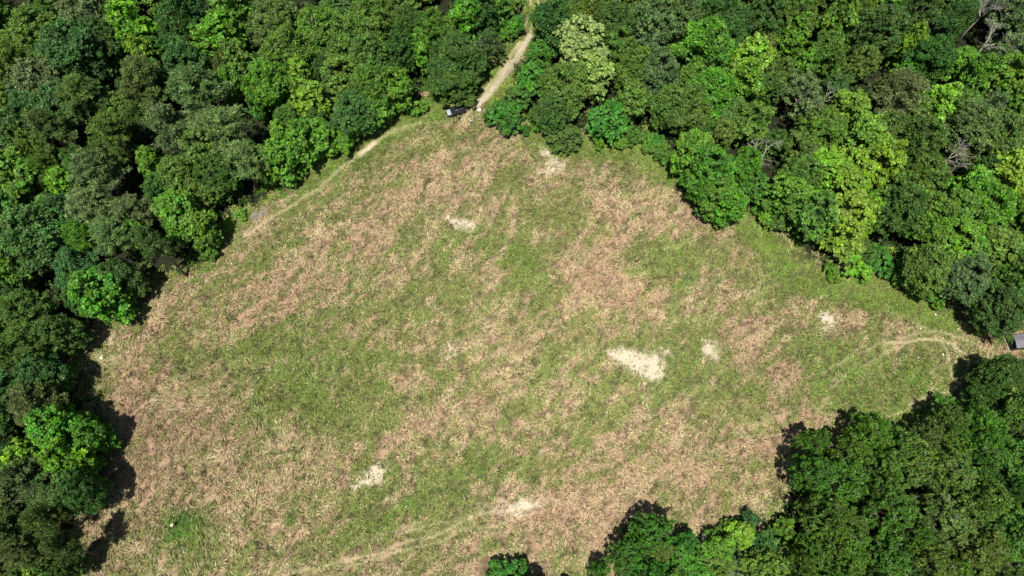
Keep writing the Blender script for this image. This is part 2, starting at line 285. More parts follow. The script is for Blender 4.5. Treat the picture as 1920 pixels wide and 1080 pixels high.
def soil_colour(X, Y):
    dry, lush, sand, trk, sd = fields(X, Y)
    c = mix(OLIVE * .62 + 0 * X[..., None], PINK * .62, sstep(.2, .7, dry))
    c = mix(c, GRN * .7, .6 * lush * (1 - dry))
    gap = sstep(.56, .40, fbm(X / 1.1, Y / 1.1, 91, 2)) * sstep(.62, .36, fbm(X / .5, Y / .5, 96, 2))
    c = mix(c, THATCH_SHADE + .35 * (c * .5), .8 * gap * (1 - .6 * sstep(.3, .9, lookup(TG, X, Y))))  # gaps: dark thatch, with the shade between tufts painted in
    c = mix(c, mix(STRAW * .8 + 0 * c, np.array([.50, .44, .33]) + 0 * c, sstep(.7, 1.0, lookup(TG, X, Y))), trk * .85)
    c = mix(c, SANDC, sand)
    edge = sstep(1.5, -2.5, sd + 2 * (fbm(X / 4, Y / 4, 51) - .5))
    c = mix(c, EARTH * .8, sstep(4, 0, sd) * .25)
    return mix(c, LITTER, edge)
stp = .58
xs = np.concatenate([[-900, -500, -300, -200, -165], np.arange(-140, 140.01, stp), [165, 200, 300, 500, 900]])
ys = np.concatenate([[-900, -500, -200, -90, -45], np.arange(-24, 158.01, stp), [185, 220, 320, 520, 900]])
X, Y = np.meshgrid(xs, ys); Z = relief(X, Y) * ((abs(X) < 141) & (Y > -25) & (Y < 159))
nx, ny = len(xs), len(ys)
idx = np.arange(nx * ny).reshape(ny, nx)
Fq = np.stack([idx[:-1, :-1].ravel(), idx[:-1, 1:].ravel(), idx[1:, 1:].ravel(), idx[1:, :-1].ravel()], 1)
gme = mesh_np('ground', np.stack([X.ravel(), Y.ravel(), Z.ravel()], 1), Fq, [GM], True, {'soil': soil_colour(X, Y).reshape(-1, 3)})
tag(link('ground', gme), kind='structure')

# ------------------------------------------------------------------ GRASS of the meadow (one mass nobody could count)
def blades(name, P, D, L, W, tilt, C, mat, droop=.35):
    """P roots, D heading angle, L length, W width, tilt above ground; three-point ribbons"""
    n = len(P); hx, hy = np.cos(D), np.sin(D); sxv, syv = -hy, hx
    z0 = relief(P[:, 0], P[:, 1])
    V = np.zeros((n, 4, 3), np.float32)
    for k, (f, wf, sg) in enumerate(((0, 0, 0), (.4, 1, 1), (1, 0, 0), (.45, 1, -1))):
        r = L * f * np.cos(tilt); zz = L * f * np.sin(tilt) - droop * L * np.sin(tilt) * f * f
        V[:, k, 0] = P[:, 0] + hx * r + sg * sxv * W * wf * .5; V[:, k, 1] = P[:, 1] + hy * r + sg * syv * W * wf * .5; V[:, k, 2] = z0 + zz + .02
    return mesh_np(name, V.reshape(-1, 3), np.arange(n * 4).reshape(n, 4), [mat], False, {'tint': np.repeat(C, 4, axis=0)})

def meadow_grass():
    x0, x1 = MW[:, 0].min() - 2, MW[:, 0].max() + 2; y0, y1 = -6, MW[:, 1].max()
    n = 370000
    Px = rng.uniform(x0, x1, n); Py = rng.uniform(y0, y1, n)
    dry, lush, sand, trk, sd = fields(Px, Py)
    hgt = fbm(Px / 1.1, Py / 1.1, 91, 2)                       # tall and short clumps
    low_left = sstep(-5, -60, Px) * sstep(62, 20, Py)         # rank, combed straw of the lower left
    keep = (sd > -2.5) & (rng.random(n) > sand * .93) & (rng.random(n) > trk * .45 - .2 + .5 * sstep(.8, 1.1, trk)) & (rng.random(n) < .10 + .95 * sstep(.38, .56, hgt) )
    Px, Py, dry, lush, sand, trk, sd, hgt, low_left = [a[keep] for a in (Px, Py, dry, lush, sand, trk, sd, hgt, low_left)]
    k = 5; n = len(Px)
    base = 2 * math.pi * 1.9 * fbm(Px / 6, Py / 6, 81, 4) + rng.normal(0, .3 + .5 * (1 - low_left), n)
    R = lambda a: np.repeat(a, k)
    Pxx = R(Px) + rng.normal(0, .2, n * k); Pyy = R(Py) + rng.normal(0, .2, n * k)
    tb = np.clip(lookup(TG, Pxx, Pyy) * 1.1, 0, 1)
    D = R(base) + rng.normal(0, 1, n * k) * (.6 - .25 * R(low_left))
    short = 1.3 * sstep(.1, .5, tb) + sstep(6, 1, R(sd)) * .35
    L = (.34 + .26 * R(low_left) + .35 * rng.random(n * k)) * (.75 + .6 * R(hgt)) * (1 - .5 * np.clip(short, 0, 1))
    W = (.065 + .035 * rng.random(n * k))
    big = rng.random(n * k) < .14; W = np.where(big, W * 1.6, W); L = np.where(big, L * 1.5, L)
    tilt = np.clip(rng.normal(.42, .25, n * k) + .3 * (1 - R(dry)), .05, 1.25)
    q = rng.random(n * k); isdry = rng.random(n * k) < np.clip(R(dry) * 1.25 - .1, .06, .96)
    C = np.empty((n * k, 3)); u = rng.random(n * k)[:, None]; v = rng.random(n * k)[:, None]
    pinkish = np.clip((-.12 + .62 * lookup(DG, Pxx, Pyy)) * (1 - .6 * R(low_left)) + 1.0 * (fbm(Pxx / 6, Pyy / 6, 93) - .5), 0, 1)[:, None]; brownish = (sstep(-48, -70, Pxx) * sstep(44, 26, Pyy))[:, None]
    cd = (STRAW * (1 - pinkish) + PINK * pinkish) * (1 - .25 * brownish) * (.52 + .86 * u); cd = np.where(v < .18, BROWN * (.7 + .6 * u), cd)
    lu = R(lush)[:, None]
    cg = (OLIVE * (1 - lu) + GRN * lu) * (.5 + .95 * u); cg = np.where((v < lu * .55), BRT * (.8 + .5 * u), cg); cg = np.where(v > .78, YGR * (.8 + .5 * u), cg)
    C = np.where(isdry[:, None], cd, cg)
    pd = (R(sstep(.56, .38, hgt)) * .85 + .12) * (1 - .3 * R(sstep(.6, 1.0, dry)))
    C = np.where((rng.random(n * k) < pd)[:, None], (DEEP + (BROWN * .6 - DEEP) * R(dry)[:, None]) * (.7 + .7 * u), C)  # gap blades: dark green and brown, tuft shade mixed into the colour
    ev = R(lookup(EG, Px, Py))[:, None]; C = np.where((v > .3) & (u > .15) & (rng.random((n * k, 1)) < ev * .8), np.where(v > .6, YGR, np.array([.19, .30, .035])) * (.6 + .7 * u), C)
    ex, ey = at(338, 984); em = np.exp(-(((Pxx - ex + 1.2 * (R(hgt) - .5)) ** 2 + (Pyy - ey) ** 2) / 2.9 ** 2 * (.5 + R(hgt))))[:, None]; C = np.where(rng.random((n * k, 1)) < em * .8, np.array([.075, .17, .03]) * (.5 + .9 * u), C)
    tm = sstep(.12, .55, tb)[:, None] * .9; C = C * (1 - tm) + (np.array([.66, .60, .37]) * (.8 + .35 * u)) * tm
    C = np.clip(C, 0, .85)
    print('meadow blades', len(L))
    return blades('meadow_grass', np.stack([Pxx, Pyy], 1), D, L, W, tilt, C, BLADE)
tag(link('meadow_grass', meadow_grass()), 'knotted straw-coloured and green grass covering the open meadow', 'grass', kind='stuff')

def edge_growth():
    """weeds and young leaves along the foot of the wood"""
    n = 60000
    Px = rng.uniform(-135, 135, n * 4); Py = rng.uniform(-8, 150, n * 4); sd = sdist(Px, Py)
    wv = 3.0 * (fbm(Px / 7, Py / 7, 111) - .5)
    on = (sd + wv < 1.3) & (sd > -7)
    den = sstep(.42, .6, fbm(Px / 5, Py / 5, 113)) * np.where(Px < -60, .35, 1) * np.where((Py < 25), .3, 1)
    trk = lookup(TG, Px, Py)
    on &= (rng.random(n * 4) < den) & (trk < .15)
    Px, Py, sd = Px[on], Py[on], sd[on]; n = len(Px)
    hN = fbm(Px / 1.4, Py / 1.4, 117, 2)
    k = 6; R = lambda a: np.repeat(a, k)
    X_ = R(Px) + rng.normal(0, .2, n * k); Y_ = R(Py) + rng.normal(0, .2, n * k)
    D = rng.uniform(0, 6.283, n * k); L = .22 + .3 * rng.random(n * k); W = .10 + .08 * rng.random(n * k)
    tilt = rng.uniform(.2, .9, n * k); u = rng.random(n * k)[:, None]; v = R(fbm(Px / 6, Py / 6, 119))[:, None]
    C = np.where(v > .5, YGR * np.array([.9, 1.05, .7]), BRT) * (.6 + .8 * u)
    me = blades('edge_weeds', np.stack([X_, Y_], 1), D, L, W, tilt, C, BLADE)
    co = np.empty(len(me.vertices) * 3, np.float32); me.vertices.foreach_get('co', co); co = co.reshape(-1, 3)
    co[:, 2] += np.repeat(R(np.clip(hN - .35, 0, 1) * 1.8) * rng.random(n * k), 4); me.vertices.foreach_set('co', co.ravel()); me.update()
    return me
tag(link('edge_weeds', edge_growth()), 'yellow green weeds and young leaves at the foot of the wood', 'weeds', kind='stuff')

# ------------------------------------------------------------------ tubes (trunks, limbs, sticks)
class Tubes:
    def __init__(s): s.V = []; s.F = []; s.n = 0
    def add(s, pts, radii, k=6):
        pts = [Vector(p) for p in pts]; rings = []
        for i, p in enumerate(pts):
            d = (pts[min(i + 1, len(pts) - 1)] - pts[max(i - 1, 0)]).normalized()
            a = d.cross(Vector((0, 0, 1)) if abs(d.z) < .9 else Vector((1, 0, 0))).normalized(); c = d.cross(a)
            rings.append([s.n + i * k + j for j in range(k)])
            for j in range(k):
                an = 2 * math.pi * j / k; s.V.append(p + (a * math.cos(an) + c * math.sin(an)) * radii[i])
        s.n += len(pts) * k
        for i in range(len(pts) - 1):
            for j in range(k):
                s.F.append((rings[i][j], rings[i][(j + 1) % k], rings[i + 1][(j + 1) % k], rings[i + 1][j]))
        s.F.append(tuple(rings[0][::-1])); s.F.append(tuple(rings[-1]))
    def mesh(s, name, mat, smooth=True):
        me = bpy.data.meshes.new(name); me.from_pydata([tuple(v) for v in s.V], [], s.F); me.materials.append(mat)
        if smooth: me.polygons.foreach_set('use_smooth', [True] * len(me.polygons))
        me.update(); return me
def wobble(a, b, n=4, amp=.12):
    a = Vector(a); b = Vector(b); L = (b - a).length; out = []
    for i in range(n + 1):
        t = i / n; p = a.lerp(b, t)
        if 0 < i < n: p += Vector((random.uniform(-1, 1), random.uniform(-1, 1), random.uniform(-.6, .6))) * amp * L
        out.append(p)
    return out

# ------------------------------------------------------------------ crowns, unit scale: radius 1 wide, height 1 tall kept as real metres in the builders
def leaf_mesh(name, puffs, per, size, aspect=.62, up=.45, needle=False, shell=(.55, 1.05), flat=.8):
    """puffs: list of (centre, radius). Each puff is a spray of separate leaves."""
    C = np.array([p[0] for p in puffs]); Rr = np.array([p[1] for p in puffs]); n = len(puffs)
    cnt = np.maximum(8, (per * (Rr / Rr.mean()) ** 2)).astype(int); I = np.repeat(np.arange(n), cnt); m = len(I)
    d = rng.normal(size=(m, 3)); d[:, 2] += .35; d /= np.linalg.norm(d, axis=1)[:, None]
    rad = rng.uniform(shell[0], shell[1], m); pos = C[I] + d * (Rr[I] * rad)[:, None] * np.array([1, 1, flat])
    if needle:
        ln = d + rng.normal(size=(m, 3)) * .35; ln /= np.linalg.norm(ln, axis=1)[:, None]
        sd_ = np.cross(ln, rng.normal(size=(m, 3))); sd_ /= np.linalg.norm(sd_, axis=1)[:, None]
    else:
        nr = d * .7 + np.array([0, 0, up]) + rng.normal(size=(m, 3)) * .42; nr /= np.linalg.norm(nr, axis=1)[:, None]
        ln = np.cross(nr, rng.normal(size=(m, 3))); ln /= np.linalg.norm(ln, axis=1)[:, None]; sd_ = np.cross(nr, ln)
    s = size * rng.uniform(.45, 1.5, m)[:, None]
    V = np.stack([pos - ln * s * .5, pos + sd_ * s * aspect * .5, pos + ln * s * .5, pos - sd_ * s * aspect * .5], 1).reshape(-1, 3)
    Fq = np.arange(m * 4).reshape(m, 4)
    pt = rng.random(n); yg = np.clip(rng.normal(.5, .25, n), 0, 1)
    T = np.stack([rng.random(m), pt[I], np.clip(yg[I] + rng.normal(0, .15, m), 0, 1)], 1)
    return mesh_np(name, V, Fq, [LEAF], False, {'tone': np.repeat(T, 4, axis=0)})

def lobes_to_puffs(lobes, dens, pr, top=-.45):
    out = []
    lobes2 = list(lobes)
    for c, r in lobes:
        if random.random() < .35:                        # a bough that pokes out
            d = Vector((c[0], c[1], random.uniform(.2, 1.5))); d = d.normalized() * r * random.uniform(.8, 1.15); lobes2.append(((c[0] + d.x, c[1] + d.y, c[2] + d.z), r * random.uniform(.35, .5)))
    lobes = lobes2
    for c, r in lobes:
        k = max(6, int(dens * r * r))
        for _ in range(k):
            for _t in range(20):
                d = Vector((random.gauss(0, 1), random.gauss(0, 1), random.gauss(.35, 1))).normalized()
                q_ = r * random.choice((.82, .95, 1, 1.05, 1.2)); p = Vector(c) + Vector((d.x * q_, d.y * q_, d.z * q_ * .85))
                if d.z > top and all((p - Vector(c2)).length > r2 * .78 for c2, r2 in lobes if c2 is not c): break
            else: continue
            out.append(((p.x, p.y, p.z), random.uniform(*pr)))
    return out
def trunk_mesh(name, h, r, lobes, mat=None, first=.35, k=7):
    T = Tubes(); lean = Vector((random.uniform(-.5, .5), random.uniform(-.5, .5), 0))
    P = [Vector((0, 0, -.3)), Vector((0, 0, .15 * h)) + lean * .2, Vector((0, 0, .45 * h)) + lean * .6, Vector((0, 0, .8 * h)) + lean]
    T.add(P, [r * 1.35, r, r * .75, r * .3], k)
    for c, rr in lobes:
        z = min(c[2] * .8, h * .75); z0 = max(h * first * .7, z - 1.5 - .3 * math.hypot(c[0], c[1])); f = min(z0 / (.8 * h), 1); s = Vector((0, 0, z0)) + lean * f
        T.add(wobble(s, c, 4, .08), [r * .5, r * .4, r * .3, r * .2, r * .08], 5)
    return T.mesh(name, mat or BARK)

PROTO = {}
def reg(kind, parts, R, Hh): PROTO.setdefault(kind, []).append((parts, R, Hh))
def twigs(n, lobes, mat, L=(.6, 1.4), r=.035):
    T = Tubes()
    for _ in range(n):
        c, rr = random.choice(lobes); d = Vector((random.gauss(0, 1), random.gauss(0, 1), abs(random.gauss(.6, .6)))).normalized()
        a = Vector(c) + d * rr * .8; b_ = a + (d + Vector((random.uniform(-.6, .6), random.uniform(-.6, .6), .1))).normalized() * random.uniform(*L)
        pts = wobble(a, b_, 3, .14); T.add(pts, [r * 1.3, r, r * .7, r * .3], 4)
        for q in range(3):
            i = random.choice((1, 2)); e = pts[i] + Vector((random.uniform(-1, 1), random.uniform(-1, 1), random.uniform(0, .6))).normalized() * random.uniform(.25, .6)
            T.add([pts[i], e], [r * .6, r * .25], 4)
    return T.mesh('dead_twigs', mat)

for i in range(8):                                   # broad-leaved, domed, 4 m radius, 12 m tall
    Hh, R = 12.0, 4.0; lobes = [((random.uniform(-.4, .4), random.uniform(-.4, .4), Hh - 2.1), 1.9)]
    for ring, (zz, rr, nn, lr) in enumerate(((Hh - 3.6, 1.9, 5, 1.55), (Hh - 5.6, 2.5, 7, 1.6), (Hh - 8.0, 2.3, 6, 1.5))):
        a0 = random.random() * 6
        for j in range(nn):
            a = a0 + j * 6.283 / nn + random.uniform(-.3, .3); q = rr * random.uniform(.75, 1.15)
            lobes.append(((q * math.cos(a), q * math.sin(a), zz + random.uniform(-.7, .7)), lr * random.uniform(.75, 1.15)))
    me = leaf_mesh('crown', lobes_to_puffs(lobes, 14, (.22, .62)), 38, .31, shell=(.2, 1.2))
    reg('broad', [('trunk', trunk_mesh('trunk', Hh, .26, lobes[:9])), ('crown', me)], R, Hh)
for i in range(4):                                   # big-leaved, loose
    Hh, R = 12.0, 3.6; lobes = [((random.uniform(-.4, .4), random.uniform(-.4, .4), Hh - 1.5), 1.4)]
    for ring, (zz, rr, nn, lr) in enumerate(((Hh - 3.0, 1.6, 5, 1.25), (Hh - 5.0, 2.2, 7, 1.25), (Hh - 7.2, 2.3, 7, 1.2), (Hh - 9.3, 1.9, 5, 1.1))):
        a0 = random.random() * 6
        for j in range(nn):
            a = a0 + j * 6.283 / nn + random.uniform(-.35, .35); q = rr * random.uniform(.7, 1.2)
            lobes.append(((q * math.cos(a), q * math.sin(a), zz + random.uniform(-.8, .8)), lr * random.uniform(.75, 1.2)))
    me = leaf_mesh('crown', lobes_to_puffs(lobes, 13, (.2, .6)), 20, .42, .75, .5, shell=(.2, 1.25))
    reg('loose', [('trunk', trunk_mesh('trunk', Hh, .22, lobes[:10])), ('crown', me)], R, Hh)
for i in range(3):                                   # tall and narrow
    Hh, R = 14.0, 2.4; lobes = []; z = Hh - 1.0; r_ = .6
    while z > 3:
        nn = 1 if r_ < .8 else 4; a0 = random.random() * 6
        for j in range(nn):
            a = a0 + j * 6.283 / nn; q = 0 if nn == 1 else r_ * random.uniform(.5, .8); lobes.append(((q * math.cos(a), q * math.sin(a), z + random.uniform(-.4, .4)), max(.7, r_ * random.uniform(.55, .8))))
        z -= 1.25; r_ = min(r_ + .28, 1.9)
    me = leaf_mesh('crown', lobes_to_puffs(lobes, 13, (.2, .55)), 22, .38, .75, .5, shell=(.2, 1.2))
    reg('column', [('trunk', trunk_mesh('trunk', Hh, .2, lobes[::4])), ('crown', me)], R, Hh)
for i in range(4):                                   # pines: tufted boughs with needles
    Hh, R = 14.0, 3.8; T = Tubes(); puffs = []
    T.add([(0, 0, -.3), (.1, 0, Hh * .4), (.15, .1, Hh * .75), (.1, .1, Hh * .98)], [.3, .24, .15, .04], 7)
    z = Hh * .5
    while z < Hh:
        f = (z - Hh * .5) / (Hh * .5); reach = R * (1.05 - f) ** .6 * random.uniform(.75, 1.05)
        for j in range(5):
            a = random.random() * 6.283; L = reach * random.uniform(.7, 1.1); e = Vector((L * math.cos(a), L * math.sin(a), z + L * .28)); s = Vector((.1, .05, z))
            pts = wobble(s, e, 3, .06); T.add(pts, [.07, .055, .04, .015], 4)
            for q in range(int(4 + L * 2.6)):
                tt = random.uniform(.3, 1.05); p = s.lerp(e, tt) + Vector((random.gauss(0, .42), random.gauss(0, .42), random.uniform(-.05, .4)))
                puffs.append(((p.x, p.y, p.z), random.uniform(.3, .5)))
        z += .62
    for q in range(8): puffs.append(((random.gauss(0, .4), random.gauss(0, .4), Hh - random.uniform(0, .8)), .4))
    reg('pine', [('trunk', T.mesh('trunk', BARK)), ('crown', leaf_mesh('crown', puffs, 32, .44, .24, needle=True, shell=(.1, 1.0), flat=.9))], R, Hh)
for i in range(4):                                   # oaks: wide, flat tufted top, bare twigs showing
    Hh, R = 9.0, 4.6; lobes = []
    for ring, (zz, rr, nn, lr) in enumerate(((Hh - 1.6, 0, 1, 1.3), (Hh - 1.9, 1.9, 6, 1.05), (Hh - 2.9, 3.2, 10, 1.0), (Hh - 4.4, 3.7, 10, 1.0), (Hh - 6.2, 3.4, 7, 1.1))):
        a0 = random.random() * 6
        for j in range(nn):
            a = a0 + j * 6.283 / nn + random.uniform(-.2, .2); q = rr * random.uniform(.8, 1.15)
            lobes.append(((q * math.cos(a), q * math.sin(a), zz + random.uniform(-.45, .45)), lr * random.uniform(.75, 1.2)))
    me = leaf_mesh('crown', lobes_to_puffs(lobes, 14, (.2, .5), -.2), 28, .31, .6, shell=(.2, 1.15))
    reg('oak', [('trunk', trunk_mesh('trunk', Hh, .3, lobes[:14])), ('crown', me), ('dead_twigs', twigs(12, lobes, PALEBARK))], R, Hh)
for i in range(4):                                   # shrubs, leafed to the ground
    Hh, R = 4.0, 2.6; lobes = []
    for j in range(13):
        a = random.random() * 6.283; q = 1.9 * math.sqrt(random.random()); lobes.append(((q * math.cos(a), q * math.sin(a), max(.7, (Hh - 1.0) * (1 - (q / 2.8) ** 2) * random.uniform(.75, 1.05))), random.uniform(.7, 1.1)))
    me = leaf_mesh('crown', lobes_to_puffs(lobes, 10, (.28, .5), -.6), 34, .34, .65, .5)
    reg('shrub', [('stem', trunk_mesh('stem', Hh * .8, .1, lobes[:7], first=.1)), ('crown', me)], R, Hh)
def branching(T, p, d, L, r, depth, spread=.7):
    e = p + d * L; pts = wobble(p, e, 3, .1); T.add(pts, [r, r * .88, r * .76, r * .64], 6 if depth > 2 else 4)
    if depth == 0: return
    for _ in range(3 if depth > 1 else 3):
        v = Vector((random.gauss(0, 1), random.gauss(0, 1), random.gauss(0, .6))); nd = (d + v * spread * .62).normalized()
        branching(T, e if random.random() < .6 else pts[2], nd, L * random.uniform(.6, .8), r * .6, depth - 1, spread)
for i in range(3):                                   # dead, bleached and leafless
    T = Tubes(); T.add([(0, 0, -.3), (.2, 0, 3), (.1, .3, 6)], [.3, .24, .2], 8); top = Vector((.1, .3, 6)); BT = Tubes()
    for _ in range(4):
        d = Vector((random.uniform(-1, 1), random.uniform(-1, 1), .75)).normalized(); branching(BT, top, d, 2.2, .13, 4, .9)
    reg('dead', [('trunk', T.mesh('trunk', PALEBARK)), ('branches', BT.mesh('branches', PALEBARK))], 4.0, 12.0)
for i in range(2):                                   # thin-leaved, half bare
    Hh, R = 11.0, 3.8; lobes = []
    for (zz, rr, nn, lr) in ((Hh - 1.5, .8, 3, 1.2), (Hh - 3.2, 2.2, 7, 1.2), (Hh - 5.4, 2.6, 7, 1.2)):
        a0 = random.random() * 6
        for j in range(nn):
            a = a0 + j * 6.283 / nn + random.uniform(-.3, .3); lobes.append(((rr * math.cos(a), rr * math.sin(a), zz + random.uniform(-.6, .6)), lr * random.uniform(.7, 1.1)))
    BT = Tubes()
    for _ in range(3): branching(BT, Vector((0, 0, 5.2)), Vector((random.uniform(-1, 1), random.uniform(-1, 1), 1)).normalized(), 2.1, .08, 3, .8)
    reg('sparse', [('trunk', trunk_mesh('trunk', Hh, .22, lobes[:8])), ('crown', leaf_mesh('crown', lobes_to_puffs(lobes, 7, (.3, .55)), 34, .3)), ('branches', BT.mesh('branches', PALEBARK))], R, Hh)

TINT = dict(mid=(.112, .208, .030), dark=(.070, .145, .028), blue=(.078, .165, .042), grey=(.125, .188, .060), pine=(.126, .190, .048), palepine=(.165, .235, .078), lime=(.190, .335, .030),
            bright=(.118, .258, .026), emerald=(.085, .225, .028), cream=(.24, .37, .10), olive=(.122, .198, .038), bare=(.42, .38, .33), yellow=(.175, .310, .036))

